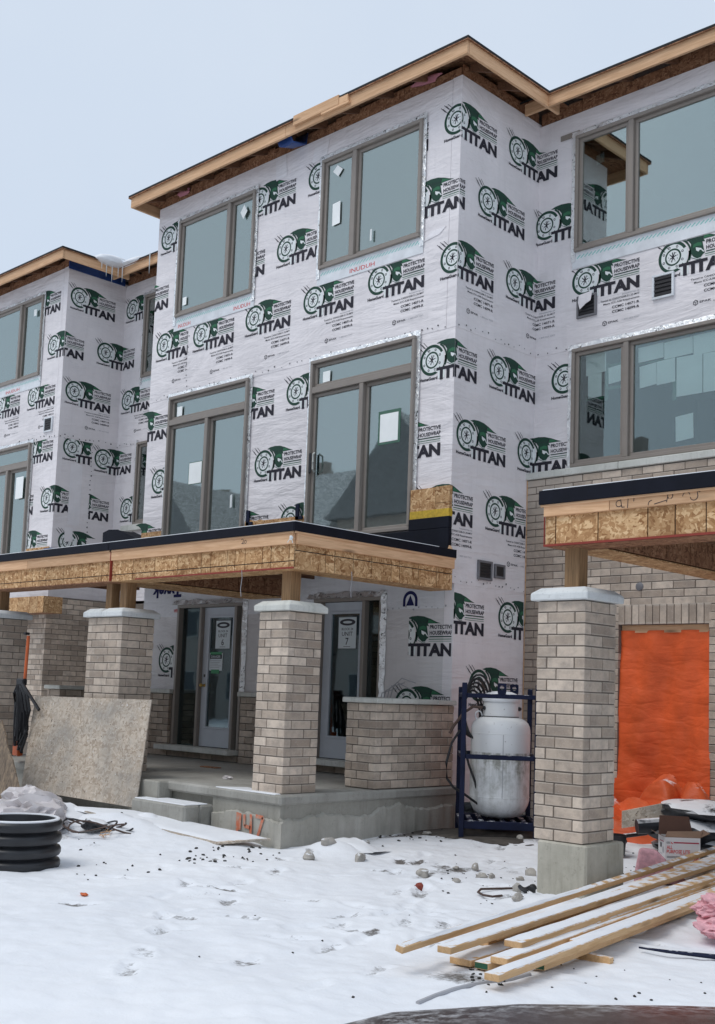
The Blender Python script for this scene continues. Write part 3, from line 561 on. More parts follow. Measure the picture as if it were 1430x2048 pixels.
for i in range(-2, 1): strip_logo((wq, wr, wp), False, .29 + 1.2 * i, 5.63, SEG_Q, lowr, (-9, V1), hol_q); strip_logo((wq, wr, wp), False, .31 + 1.2 * i, 3.94, SEG_Q, (3.6 if i < 0 else 2.9, SEAM), (-9, V1), hol_q)
for i in range(-2, 1): strip_logo((wq, wr, wp), False, -.26 + 1.2 * i, 4.70, SEG_Q, lowr, (-9, 9 if i == 0 else V1), hol_q)
for s_, z_ in ((.94, 5.53), (.36, 4.66), (1.63, 4.63), (1.0, 3.72), (2.2, 5.53)): strip_logo((wr, wr, wp), False, s_, z_, SEG_Q, lowr, (V1, 9), hol_q)
# staples and cap nails along the seams
def staples(par, pts, r=.011, mat='p_black'):
    mb = MB()
    for (p, nrm) in pts:
        p = Vector(p); n = Vector(nrm); a = n.cross(Vector((0, 0, 1))); rr = r * random.uniform(.6, 1.25)
        vs = [p + n * .006 + (a * math.cos(t) + Vector((0, 0, 1)) * math.sin(t)) * rr * (1 if random.random() < .7 else random.uniform(.4, 1)) for t in [k * math.pi / 3 for k in range(6)]]
        mb.add(vs, [(0, 1, 2, 3, 4, 5)])
    o = obj('staples', mb, M[mat], par); o['kind'] = 'stuff'; return o
def seam_pts(seg, s0, s1, z, st=.09, jit=.012, off=.005, nrm=(0, -1, 0)):
    out = []; s = s0
    while s < s1: out.append((seg[2](s, z + random.uniform(-jit, jit) + (.035 if random.random() < .5 else 0), off), nrm)); s += st * random.uniform(.6, 1.5)
    return out
pts = seam_pts(SEG_B[0], BL - BR + .05, -.05, 5.81, .12) + seam_pts(SEG_B[0], -5.4, -3.7, 6.80, .13) + seam_pts(SEG_B[0], -2.3, -.62, 6.80, .13) + [((BR + ST + random.uniform(-.02, .02), BF - .004, z), (0, -1, 0)) for z in np.arange(5.9, 6.75, .085)]
pts += seam_pts(SEG_B[1], .05, D0 - .05, 5.81, .10, nrm=(1, 0, 0)) + seam_pts(SEG_B[1], .1, D0 - .15, 2.81, .09, nrm=(1, 0, 0))
staples(hm, pts); staples(hr, seam_pts(SEG_B[2], D0 + .65, D0 + 2.6, 6.815, .13) + seam_pts(SEG_B[2], D0 + .05, D0 + .6, 5.81, .1) + [((BR + 2.45 + random.uniform(-.03, .03), UF - .006, z), (0, -1, 0)) for z in np.arange(6.0, 7.0, .09)])
staples(hl, seam_pts(SEG_Q[0], -2.6, 0, 5.81, .1) + seam_pts(SEG_Q[1], .03, D1, 5.8, .1, nrm=(1, 0, 0)) + seam_pts(SEG_Q[2], D1, D1 + 1.0, 5.79, .1) + seam_pts(SEG_Q[0], -2.6, -.7, 6.82, .1) + [((QR, QF + V1 + random.uniform(-.015, .015), z), (1, 0, 0)) for z in np.arange(3.4, 5.7, .085)], .014)
staples(hm, [((-9.35 + .1 * i + random.uniform(-.02, .02), GF - .003, 2.51 + random.uniform(-.02, .02)), (0, -1, 0)) for i in range(10)], .013, 'p_grey')

for x0, x1, z0, z1, dx in ((-8.86, -8.60, 6.93, 7.05, .10), (-11.62, -11.40, 8.52, 8.86, -.03), (-10.9, -10.62, 8.55, 8.83, .05)):
    obj('tape_patch', MB().slab([(x0, BF - .0065 - (.004 if z0 > SEAM else 0), z0), (x1, BF - .0065 - (.004 if z0 > SEAM else 0), z0 + abs(dx) * .4), (x1 + dx, BF - .0065 - (.004 if z0 > SEAM else 0), z1), (x0 + dx, BF - .0065 - (.004 if z0 > SEAM else 0), z1 - .02)], (0, .002, 0)), M['tapepatch'], hm)
for y0, y1, z0, z1 in ((QF + .28, QF + .52, 4.25, 5.35), (QF + .24, QF + .40, 3.95, 4.2)): obj('tape_patch', MB().box(QR + .0055, QR + .0075, y0, y1, z0, z1), M['tapepatch'], hl)

# ------------------------------------------------------------------ windows and sliding doors
def window(par, name, x0, x1, z0, z1, y, mull=(), transom=None, foil='LRT', glass='glass', brick=.045, proud=.045, label=None):
    """frame proud of the wall; children: sash, pane, foil_tape"""
    mb = MB(); f = brick; yf = y - proud; yb = y + .06
    mb.box(x0, x1, yf, yb, z1 - f, z1); mb.box(x0, x1, yf, yb, z0, z0 + f); mb.box(x0, x0 + f, yf, yb, z0 + f, z1 - f); mb.box(x1 - f, x1, yf, yb, z0 + f, z1 - f)
    for m in mull: mb.box(m - .035, m + .035, yf + .004, yb, z0 + f, (transom[0] if transom else z1 - f))
    if transom: mb.box(x0 + f, x1 - f, yf + .003, yb, transom[0], transom[1])
    o = obj(name, mb, M['frame'], par, bevel=.006)
    if label: o['label'] = label
    zt = transom[0] if transom else z1 - f; edges = [x0 + f] + [v for m in mull for v in (m - .035, m + .035)] + [x1 - f]
    lights = [(edges[i], edges[i + 1], z0 + f, zt) for i in range(0, len(edges), 2)]
    if transom: lights.append((x0 + f, x1 - f, transom[1], z1 - f))
    g = .045
    for i, (a, b, c, d) in enumerate(lights):
        sm = MB(); ys, ye = y - .012 + (.014 if i % 2 else 0), y + .05
        sm.box(a, b, ys, ye, d - g, d); sm.box(a, b, ys, ye, c, c + g); sm.box(a, a + g, ys, ye, c + g, d - g); sm.box(b - g, b, ys, ye, c + g, d - g)
        obj('sash', sm, M['frame'], o, bevel=.005)
        obj('pane', MB().box(a + g, b - g, ys + .022, ys + .028, c + g, d - g), M[glass], o)
    t = .06; e = .005 + .004
    for k in foil:
        q = MB(); n = 26
        if k in 'LR':
            xa, xb = (x0 - t, x0 + .01) if k == 'L' else (x1 - .01, x1 + t)
            zs = np.linspace(z0 - .12, z1 + .05, n); row = [(xa + random.uniform(-.006, .006), xb, y - e - random.uniform(0, .01), z) for z in zs]
            vs = [(r[0], r[2], r[3]) for r in row] + [(r[1], r[2] - .004, r[3]) for r in row]
        else:
            xs = np.linspace(x0 - t, x1 + t, n); za, zb = z1 - .01, z1 + t
            vs = [(x, y - e - .011 - random.uniform(0, .01), za) for x in xs] + [(x, y - e - .006 - random.uniform(0, .008), zb + random.uniform(-.007, .007)) for x in xs]
        q.add(vs, [(i, i + 1, n + i + 1, n + i) for i in range(n - 1)]); obj('foil_tape', q, M['foil'], o)
    return o
def sill_strip(o, x0, x1, z, y, red):
    """white flashing membrane under a window with a row of slanting teal dashes"""
    f = Flat(); f.rect(x0 - .04, x1 + .05, z - .21, z + .01, 0, 0)
    n = int((x1 - x0) / .055)
    for i in range(n): x = x0 + .03 + i * .055; f.line((x, z - .085), (x + .05, z - .045), .014, 1, 1)
    for x, wd, tx in red: f.text(tx, x, z - .175, .055, 2, 1, .01, wd)
    obj('flashing_strip', f.mesh('flashing_strip', [M['ventwhite'], M['p_teal'], M['p_red']], lambda a, b, q: (a, y - .0085 - q, b)), None, o)
def sticker(o, pts, y, mat='paper'):
    obj('sticker', MB().slab([(x, y, z) for x, z in pts], (0, .003, 0)), M[mat], o)
def rq(x0, x1, z0, z1, j=.0): return [(x0, z0), (x1, z0 + j), (x1 - j * .3, z1 + j), (x0 - j * .3, z1)]
W_l = window(hm, 'window', -13.79, -12.03, W3B, W3T, BF - .004, (-12.60,), label='upper window with the wide pane on its left'); sill_strip(W_l, -13.79, -12.03, W3B, BF - .004, [(-13.72, .30, 'INUDUH'), (-12.42, .36, 'INUDUH')])
W_r = window(hm, 'window', -10.67, -8.905, W3B, W3T, BF - .004, (-10.06,), label='upper window with the narrow pane on its left'); sill_strip(W_r, -10.67, -8.905, W3B, BF - .004, [(-10.10, .44, 'INUDUH')])
sticker(W_l, [(-12.37, 8.27), (-12.30, 8.16), (-12.22, 8.26), (-12.29, 8.37)], BF - .013); sticker(W_r, [(-10.48, 8.31), (-10.38, 8.22), (-10.30, 8.30), (-10.40, 8.38)], BF - .013)
sticker(W_r, rq(-10.46, -10.32, 7.56, 7.86, .01), BF - .013); sticker(W_r, rq(-9.76, -9.73, 7.18, 7.33), BF - .013, 'p_white'); sticker(W_l, rq(-13.64, -13.55, 7.17, 7.29), BF - .013)
S_l = window(hm, 'sliding_door', -13.80, -11.98, D2B, D2T, BF, (-12.87,), (5.335, 5.42), proud=.06, label='left sliding door with the sheet of paper low on its left panel'); S_r = window(hm, 'sliding_door', -10.72, -8.905, D2B, D2T, BF, (-9.78,), (5.335, 5.42), proud=.06, label='right sliding door with the paper taped in green on its right panel')
sticker(S_r, rq(-9.53, -9.165, 4.52, 4.94), BF + .0205, 'gtape'); sticker(S_r, rq(-9.50, -9.20, 4.55, 4.90), BF + .0185); sticker(S_l, rq(-13.297, -12.985, 4.405, 4.735), BF + .0065, 'gtape'); sticker(S_l, rq(-13.285, -12.995, 4.415, 4.725), BF + .0045)
sticker(S_r, rq(-10.52, -10.39, 5.47, 5.61), BF - .010); sticker(S_l, rq(-13.63, -13.51, 5.47, 5.61), BF - .010); sticker(S_l, rq(-12.30, -12.26, 3.98, 4.16, .01), BF - .005, 'p_white')
hb = MB().tube([(-10.60, BF - .03, 4.30), (-10.58, BF - .075, 4.33), (-10.575, BF - .08, 4.42), (-10.58, BF - .075, 4.52), (-10.60, BF - .03, 4.55)], .012, 8); obj('handle', hb, M['stone'], S_r, smooth=True)
obj('lock_plate', MB().box(-10.665, -10.625, BF - .075, BF - .05, 4.28, 4.55), M['blk'], S_r, bevel=.01)
W_8 = window(hr, 'window', -7.745, -4.6, W3B, W3T, UF - .004, (-6.96,), label='upper window mirroring the roof corner'); sill_strip(W_8, -7.745, -4.6, W3B, UF - .004, [])
W_9 = window(hr, 'window', -7.755, -4.6, 4.30, 5.775, UF, (-7.0,), foil='LT', glass='glass_clear', label='lower window papered over from inside')
sticker(W_8, rq(-7.48, -7.37, 8.08, 8.20, .02), UF + .03)
obj('tape_end', MB().box(-7.98, -7.70, UF - .022, UF - .017, W3T + .005, W3T + .075), M['frame'], W_8)
yi = UF + .075
for q in (rq(-7.62, -7.34, 5.44, 5.70, .02), rq(-7.585, -7.395, 5.15, 5.44, .01), rq(-7.30, -7.06, 5.29, 5.49, .02), rq(-6.90, -6.57, 5.48, 5.66, .01), rq(-6.56, -6.2, 5.46, 5.66, .01), rq(-6.19, -5.55, 5.44, 5.67, .01), rq(-6.88, -6.66, 5.17, 5.43, .02), rq(-6.655, -6.42, 5.17, 5.45, .01), rq(-6.40, -6.08, 4.99, 5.45, .0), rq(-6.07, -5.5, 4.99, 5.44, .0), rq(-6.41, -6.19, 4.47, 4.76, .02)):
    sticker(W_9, q, yi + random.uniform(0, .012))
for q in (rq(-7.36, -7.31, 5.10, 5.56), rq(-7.31, -7.06, 5.22, 5.26), rq(-7.32, -7.06, 5.50, 5.535), rq(-7.62, -7.35, 5.135, 5.16), rq(-6.46, -6.405, 4.96, 5.2), rq(-6.9, -6.4, 5.455, 5.475)): sticker(W_9, q, yi + .018, 'gtape')
W_q = window(hl, 'window', -20.35, -18.41, W3B, W3T, QF - .004, (-19.19,), label='upper window of the left house'); sill_strip(W_q, -20.35, -18.41, W3B, QF - .004, [(-19.6, .5, 'INUDUH')])
S_q = window(hl, 'sliding_door', -20.4, -18.51, D2B, D2T, QF, (-19.28,), (5.335, 5.42), proud=.06); sticker(S_q, rq(-18.98, -18.72, 4.78, 5.18), QF - .016)
W_p = window(hl, 'window', -16.98, -15.9, W3B - .02, W3T, PF - .004, (), foil='LT', label='narrow upper window in the recess'); sill_strip(W_p, -16.98, -15.9, W3B - .02, PF - .004, [])
W_p2 = window(hl, 'window', -16.98, -15.9, 4.31, 5.80, PF, (), foil='L', label='narrow lower window in the recess'); obj('stone_sill', MB().box(-17.25, -14.4, PF - .10, PF - .002, 4.20, 4.305), M['stone'], hl, bevel=.008)
sticker(W_q, rq(-18.75, -18.66, 8.18, 8.30), QF - .013)

# ------------------------------------------------------------------ wall vents
def vent(par, plane, a0, a1, z0, z1, pos, rim, cover='vent', label=None):
    v = MB(); r = .028
    def bx(m, a, b, c, d, o0, o1): m.box(a, b, pos - o1, pos - o0, c, d) if plane == 'f' else m.box(pos + o0, pos + o1, a, b, c, d)
    for a, b, c, d in ((a0, a1, z1 - r, z1), (a0, a1, z0, z0 + r), (a0, a0 + r, z0 + r, z1 - r), (a1 - r, a1, z0 + r, z1 - r)): bx(v, a, b, c, d, 0, .03)
    o = obj('wall_vent', v, M[rim], par, bevel=.004)
    if label: o['label'] = label
    q = MB(); bx(q, a0 + r, a1 - r, z0 + r, z1 - r, .001, .008); obj('vent_back', q, M['vent'], o)
    n = 5
    for i in range(n):
        zc = z0 + r + (i + .5) * (z1 - z0 - 2 * r) / n; s = MB(); bx(s, a0 + r, a1 - r, zc - .016, zc + .016, .008, .022); obj('louvre', s, M['vent'], o, bevel=.004)
    return o
vent(hm, 's', 10.50, 10.77, 2.865, 3.095, BR + .001, 'ventgrey', label='larger grey vent'); vent(hm, 's', 10.82, 11.02, 2.91, 3.08, BR + .001, 'ventgrey', label='smaller grey vent')
va = vent(hr, 'f', -7.70, -7.42, 6.15, 6.43, UF - .005, 'ventgrey', label='vent with a torn flap of wrap over it'); vent(hr, 'f', -6.665, -6.385, 6.16, 6.455, UF - .005, 'ventwhite', label='vent in a white frame')
obj('wrap_flap', MB().slab([(-7.66, UF - .04, 6.44), (-7.47, UF - .04, 6.46), (-7.475, UF - .07, 6.33), (-7.54, UF - .075, 6.30), ], (0, .004, 0)).slab([(-7.66, UF - .04, 6.44), (-7.54, UF - .075, 6.30), (-7.62, UF - .08, 6.24), (-7.66, UF - .06, 6.34)], (0, .004, 0)), M['wrap'], va)
vent(hl, 'f', -18.12, -17.84, 5.90, 6.17, QF - .005, 'ventwhite')

# ------------------------------------------------------------------ eaves and roofs
def boards_x(par, x0, x1, y0, y1, z0, z1, joints=(), mat='fascia_x', name='fascia_board'):
    xs = [x0] + list(joints) + [x1]
    for a, b in zip(xs, xs[1:]): obj(name, MB().box(a + .002, b - .002, y0, y1, z0 + random.uniform(-.004, .004), z1), M[mat], par, bevel=.003)
def boards_y(par, x0, x1, y0, y1, z0, z1, joints=(), mat='fascia_y', name='fascia_board'):
    ys = [y0] + list(joints) + [y1]
    for a, b in zip(ys, ys[1:]): obj(name, MB().box(x0, x1, a + .002, b - .002, z0, z1), M[mat], par, bevel=.003)
EF, ER, E8, EL = 9.587, -7.922, 11.189, -14.575
T = .038
boards_x(hm, EL, ER, EF, EF + T, EB, ET, (-11.02,)); boards_y(hm, ER - T, ER, EF + T + .001, E8 + .25, EB, ET); boards_y(hm, EL, EL + T, EF + T + .001, PF, EB, ET)
obj('blocking_board', MB().box(-10.83, -9.98, EF - .042, EF - .002, 8.895, 9.03), M['fascia_x'], hm, bevel=.004); obj('blocking_board', MB().box(-10.30, -9.80, EF - .04, EF - .002, 8.865, 8.893), M['fascia_x'], hm, bevel=.003); obj('blocking_board', MB().box(-9.975, -9.82, EF - .038, EF - .002, 8.895, 8.985), M['fascia_x'], hm, bevel=.003)
boards_x(hr, ER - .36, 1.0, E8, E8 + T, EB, ET, (-5.2,))
QER, QEF, PEF = -17.236, 10.018, 11.205
boards_x(hl, -25, QER, QEF, QEF + T, EB, ET, (-20.2,)); boards_y(hl, QER - T, QER, QEF + T + .001, PEF + .2, EB, ET); boards_x(hl, QER - .25, BL - .02, PEF, PEF + T, EB, ET)
SL = .30
def rafters(par, axis, vals, e, wpos, sign=1):
    for v in vals:
        if axis == 'x': q = MB().hexa([(v - .019, e + .04, EB + .008), (v + .019, e + .04, EB + .008), (v + .019, wpos, EB + .085 + SL * (wpos - e) * .6), (v - .019, wpos, EB + .085 + SL * (wpos - e) * .6)], [(v - .019, e + .04, ET - .012), (v + .019, e + .04, ET - .012), (v + .019, wpos, ET + SL * (wpos - e) - .03), (v - .019, wpos, ET + SL * (wpos - e) - .03)])
        else: q = MB().hexa([(e - .04, v - .019, EB + .008), (e - .04, v + .019, EB + .008), (wpos, v + .019, EB + .085 + SL * (e - wpos) * .6), (wpos, v - .019, EB + .085 + SL * (e - wpos) * .6)][::-1], [(e - .04, v - .019, ET - .012), (e - .04, v + .019, ET - .012), (wpos, v + .019, ET + SL * (e - wpos) - .03), (wpos, v - .019, ET + SL * (e - wpos) - .03)][::-1])
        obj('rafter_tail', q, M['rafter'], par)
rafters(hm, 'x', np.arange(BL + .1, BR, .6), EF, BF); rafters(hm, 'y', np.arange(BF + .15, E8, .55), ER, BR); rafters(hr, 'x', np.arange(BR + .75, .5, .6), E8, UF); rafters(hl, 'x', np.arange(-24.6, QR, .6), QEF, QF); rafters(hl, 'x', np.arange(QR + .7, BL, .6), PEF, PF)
def frieze_x(par, x0, x1, y, z0, z1, st=.6):
    x = x0
    while x < x1 - .02: b = min(x + st * random.uniform(.8, 1.1), x1); obj('frieze_panel', MB().box(x + .003, b - .003, y, y + .02, z0 + random.uniform(-.01, .02), z1 - random.choice((0, 0, .03, .06))), M['osb_dk'], par); x = b
def frieze_y(par, x, y0, y1, z0, z1, st=.55, mat='osb_dk'):
    y = y0
    while y < y1 - .02: b = min(y + st, y1); obj('frieze_panel', MB().box(x - .02, x, y + .003, b - .003, z0, z1), M[mat], par); y = b
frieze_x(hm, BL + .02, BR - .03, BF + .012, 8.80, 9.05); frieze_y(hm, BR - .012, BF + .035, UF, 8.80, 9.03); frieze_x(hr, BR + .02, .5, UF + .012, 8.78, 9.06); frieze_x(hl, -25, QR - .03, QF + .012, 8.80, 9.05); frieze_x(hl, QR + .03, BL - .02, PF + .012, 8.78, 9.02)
frieze_y(hl, QR + .03, QF - .02, PF - .05, 8.83, 9.06, .62, 'bluetarp')
obj('insulation_tuft', MB().blob((-13.75, BF - .02, 8.97), (.16, .03, .05), seed=4, sub=2), M['pinkfoam'], hm, smooth=True); obj('insulation_tuft', MB().blob((-8.9, BF - .02, 9.0), (.25, .03, .05), seed=5, sub=2), M['pinkfoam'], hm, smooth=True)
bt = MB(); n = 9
for i in range(n): t = i / (n - 1); x = -11.30 + .28 * t; bt.add([(x, EF + .06, 8.93), (x + .03, EF + .12, 8.80 - .04 * math.sin(3 * t)), (x + .05, BF - .06, 8.86 - .03 * t), (x + .02, BF - .01, 9.02)], [])
bt.f = [(i * 4 + j, i * 4 + j + 1, (i + 1) * 4 + j + 1, (i + 1) * 4 + j) for i in range(n - 1) for j in range(3)]; bt.mi = [0] * len(bt.f)
me_ = bt.mesh('blue_tarp', M['bluetarp'], True); o_ = obj('blue_tarp', me_, None); tag(o_, 'scrap of blue tarp stuffed under the main eave above the upper windows', 'tarp'); so = o_.modifiers.new('thick', 'SOLIDIFY'); so.thickness = .01
def roof(par, quads, name='roof', mat='shingle'):
    mb = MB()
    for q in quads: mb.slab(q, (0, 0, .028), 0)
    o = obj(name, mb, M[mat], par); q2 = MB()
    for q in quads: q2.slab([(p[0], p[1], p[2] - .004) for p in q], (0, 0, -.014), 0)
    obj('roof_sheathing', q2, M['osb_dk'], o); return o
def hip(xl, xr, yf, z, depth, back):
    h = depth; zz = z + SL * h
    return [[(xl, yf, z), (xr, yf, z), (xr - h, yf + h, zz), (xl + h, yf + h, zz)], [(xr, yf, z), (xr, back, z), (xr - h, back, zz), (xr - h, yf + h, zz)], [(xl, back, z), (xl, yf, z), (xl + h, yf + h, zz), (xl + h, back, zz)]]
zr_ = ET + .006
roof(hm, hip(EL - .03, ER + .03, EF - .03, zr_, 3.3, 16)); roof(hl, hip(-25, QER + .03, QEF - .03, zr_ + .002, 3.3, 16) + [[(QER - 2, PEF - .03, zr_ - .003), (BL, PEF - .03, zr_ - .003), (BL, PEF + 6, zr_ - .003 + SL * 6), (QER - 2, PEF + 6, zr_ - .003 + SL * 6)]])
roof(hr, [[(ER - 2.5, E8 - .03, zr_ - .006), (2, E8 - .03, zr_ - .006), (2, E8 + 6, zr_ - .006 + SL * 6), (ER - 2.5, E8 + 6, zr_ - .006 + SL * 6)]])
# snow lying in the valley of the left roof, and its icicles
sv = MB()
sv.blob((QER + .0, PEF - .20, ET + .05), (.20, .34, .09), 0, 3, .1, 1, 3); sv.blob((QER + .25, PEF + .02, ET + .04), (.42, .12, .06), 0, 4, .1, 1, 3); sv.blob((QER - .2, PEF - .1, ET + .10), (.36, .42, .09), 0, 6, .1, 1, 3)
tag(obj('snow_drift', sv, M['snowcap'], None, smooth=True), 'patch of snow lying in the roof valley of the left house', 'snow')
for x, y, l, lb in ((QER + .035, PEF - .32, .26, 'icicle second from the left under the snow patch of the left roof'), (QER + .035, PEF - .20, .33, 'longest icicle in the cluster under the snow patch'), (QER + .06, PEF - .09, .22, 'icicle at the inner corner of the left house eaves'), (QER + .12, PEF - .04, .30, 'icicle just right of the inner corner of the left eaves'), (QER + .95, PEF - .04, .34, 'lone icicle farthest right on the left house eave'), (QER + .035, PEF - .42, .14, 'shortest icicle, leftmost on the left house eave')):
    o_ = obj('icicle', MB().tube([(x, y, ET + .03), (x, y, ET - l * .5), (x + .004, y, ET - l)], [.014, .009, .002], 6), M['ice'], None, smooth=True); tag(o_, lb, 'icicle', 'icicles on the left eave')

# ------------------------------------------------------------------ bricks
_bm = {}
def brick_mesh(a, b, c):
    k = (round(a, 3), round(b, 3), round(c, 3))
    if k not in _bm: _bm[k] = MB().box(-a / 2, a / 2, -b / 2, b / 2, -c / 2, c / 2).mesh('brick', M['brick'], bevel=.004)
    return _bm[k]
def brick(par, x0, x1, y0, y1, z0, z1):
    o = bpy.data.objects.new('brick', brick_mesh(x1 - x0, y1 - y0, z1 - z0)); j = lambda: random.uniform(-.0026, .0026)
    o.location = ((x0 + x1) / 2 + j(), (y0 + y1) / 2 + j(), (z0 + z1) / 2 + j() * .6); o.rotation_euler = (0, 0, j() * 3); return put(o, par)
BL_, BW_, BH_, J_ = .257, .09, .079, .0095
def brick_ring(par, x0, x1, y0, y1, z, par_a):
    """one course of a hollow rectangle; alternate courses swap which faces run through"""
    def run(a, b, flip):
        out = []; p = a
        while p < b - .03:
            q = min(p + BL_, b)
            if b - q < .05: q = b
            out.append((p, q)); p = q + J_
        if flip: out = [(a + b - q, a + b - p) for p, q in out][::-1]
        return out
    if par_a:
        for a, b in run(x0, x1, True): brick(par, a, b, y0, y0 + BW_, z, z + BH_)
        for a, b in run(x0, x1, False): brick(par, a, b, y1 - BW_, y1, z, z + BH_)
        for a, b in run(y0 + BW_ + J_, y1 - BW_ - J_, False): brick(par, x0, x0 + BW_, a, b, z, z + BH_); brick(par, x1 - BW_, x1, a, b, z, z + BH_)
    else:
        for a, b in run(y0, y1, False): brick(par, x1 - BW_, x1, a, b, z, z + BH_)
        for a, b in run(y0, y1, True): brick(par, x0, x0 + BW_, a, b, z, z + BH_)
        for a, b in run(x0 + BW_ + J_, x1 - BW_ - J_, False): brick(par, a, b, y0, y0 + BW_, z, z + BH_); brick(par, a, b, y1 - BW_, y1, z, z + BH_)
def core(par, x0, x1, y0, y1, z0, z1, i=.008): return obj('mortar', MB().box(x0 + i, x1 - i, y0 + i, y1 - i, z0, z1), M['mortar'], par)
def cap_stone(par, x0, x1, y0, y1, z0, z1, mat, ch=.045, name='stone_cap'):
    zc = z1 - ch; mb = MB().box(x0, x1, y0, y1, z0, zc)
    mb.v = mb.v[:4] + mb.v[4:]; b = [(x0, y0, zc), (x1, y0, zc), (x1, y1, zc), (x0, y1, zc)]; t = [(x0 + ch * 1.3, y0 + ch * 1.3, z1), (x1 - ch * 1.3, y0 + ch * 1.3, z1), (x1 - ch * 1.3, y1 - ch * 1.3, z1), (x0 + ch * 1.3, y1 - ch * 1.3, z1)]
    m2 = MB(); vs = [(x0, y0, z0), (x1, y0, z0), (x1, y1, z0), (x0, y1, z0)] + b + t
    m2.add(vs, [(0, 3, 2, 1), (8, 9, 10, 11)] + [(i, (i + 1) % 4, 4 + (i + 1) % 4, 4 + i) for i in range(4)] + [(4 + i, 4 + (i + 1) % 4, 8 + (i + 1) % 4, 8 + i) for i in range(4)])
    return obj(name, m2, M[mat], par, bevel=.008)
PG = 'brick pillars under the porch roofs'
def pillar(label, x0, x1, ztop, n, mat, posts, zb=2.697, split=None):
    t = thing('brick_pillar', label, 'pillar', ((x0 + x1) / 2, (MF + MBK) / 2, ztop - n * CRS), PG)
    for i in range(n): brick_ring(t, x0, x1, MF, MBK, ztop - (i + 1) * CRS + .0045, (i % 2 == 0))
    core(t, x0, x1, MF, MBK, ztop - n * CRS - .002, ztop)
    if split: cap_stone(t, x0 - .05, split - .002, MF - .05, MBK + .05, ztop + .004, ztop + .108, mat); cap_stone(t, split + .002, x1 + .05, MF - .05, MBK + .05, ztop + .004, ztop + .107, mat)
    else: cap_stone(t, x0 - .045, x1 + .045, MF - .045, MBK + .045, ztop + .004, ztop + .108, mat)
    for a, b in posts: obj('wood_post', MB().box(a, b, 7.70, 7.70 + (b - a), ztop + .1, zb), M['pt_post'], t, bevel=.006)
    return t
P_m = pillar('brick pillar at the right front corner of the porch, between the two doors', -8.73, -8.29, 2.268, 20, 'stone', [(-8.60, -8.46)])
P_r = pillar('brick pillar on a bare concrete block beside the gas tank', -5.347, -4.904, 2.273, 21, 'stone_cold', [(-5.21, -5.075)], 2.72)
P_l = pillar('wide brick pillar with two posts behind the leaning sheet', -11.833, -11.129, 2.268, 20, 'stone_cold', [(-11.74, -11.62), (-11.45, -11.31)], 2.697, -11.50)
P_f = pillar('brick pillar cut off by the left edge, behind the black hose bundle', -14.46, -14.02, 2.31, 21, 'stone_cold', [(-14.42, -14.28)])
obj('concrete_base', MB().box(-5.30, -4.85, 7.52, 8.06, -.1, .412), M['pier'], P_r, bevel=.014)
# knee walls
def knee(label, x0, x1, y0, y1, par_zb=.506, n=10):
    t = thing('brick_knee_wall', label, 'wall', ((x0 + x1) / 2, (y0 + y1) / 2, par_zb))
    for i in range(n): brick_ring(t, x0, x1, y0, y1, par_zb + (n - 1 - i) * CRS + .0045, i % 2 == 0)
    core(t, x0, x1, y0, y1, par_zb - .004, par_zb + n * CRS)
    cap_stone(t, x0 - .04, x1 + .05, y0 - .04, y0 + .93, par_zb + n * CRS + .003, par_zb + n * CRS + .058, 'stone', .006); cap_stone(t, x0 - .04, x1 + .05, y0 + .935, y1 - .01, par_zb + n * CRS + .003, par_zb + n * CRS + .055, 'stone', .006)
    return t
knee('low brick wall with a stone top at the right side of the porch', -8.681, -8.247, 8.787, 10.06); knee('low brick wall with stone top at the left of the porch, behind the wide pillar', -14.75, -14.42, 8.787, 10.06)
# brick veneer walls built brick by brick
def veneer(par, axis, a0, a1, z0, n, pos, holes=(), limit=None, phase=0):
    """axis 'x': face towards -y at y = pos; axis 'y': face towards +x at x = pos. Beyond 'limit' the bricks are joined."""
    rest = MB()
    for i in range(n):
        z = z0 + i * CRS + .0045; p = a0 - (.5 * (BL_ + J_) if (i + phase) % 2 else 0)
        while p < a1:
            q = p + BL_; spans = [(max(p, a0), min(q, a1))]
            for h in holes:
                if z + BH_ / 2 > h[2] and z + BH_ / 2 < h[3]:
                    ns = []
                    for s0, s1 in spans:
                        if s1 <= h[0] or s0 >= h[1]: ns.append((s0, s1))
                        else:
                            if s0 < h[0] - .02: ns.append((s0, h[0] - .002))
                            if s1 > h[1] + .02: ns.append((h[1] + .002, s1))
                    spans = ns
            for s0, s1 in spans:
                if s1 - s0 > .02:
                    bx = (s0, s1, pos, pos + .06, z, z + BH_) if axis == 'x' else (pos - .06, pos, s0, s1, z, z + BH_)
                    if limit is not None and s0 > limit: rest.box(*bx)
                    else: brick(par, *bx)
            p = q + J_
    if rest.v: obj('brick_field', rest, M['brick'], par)['kind'] = 'stuff'
UB = 11.446
HOLE8 = (-6.996, -5.885, -.5, 2.372)
veneer(hr, 'x', -8.305, -2.0, .02, 47, UB, [(-6.996, -5.885, -.5, 2.60), (-9, -3.9, 3.25, 3.32)] , limit=-5.80)
m_ = MB(); wall_cells(m_, -8.305, -2.0, -.1, 4.18, [HOLE8], lambda a, b, c, d: m_.box(a, b, UB + .008, UB + .10, c, d)); obj('mortar', m_, M['mortar'], hr)
x = -7.0
while x < -5.9: brick(hr, x, x + .079, UB - .002, UB + .06, 2.375, 2.60); x += CRS
obj('lintel_board', MB().box(-6.99, -5.89, UB + .07, UB + .11, 2.285, 2.37), M['fascia_x'], hr)
for i in range(4): obj('stone_sill', MB().box(-8.335 + i * 1.32, -8.335 + (i + 1) * 1.32 - .004, UB - .022, UF - .002, 4.185, 4.272), M['stone'], hr, bevel=.008)
obj('corner_flashing', MB().box(-8.318, -8.306, UB + .0, UB + .1, .2, 4.18), M['fascia_x'], hr)
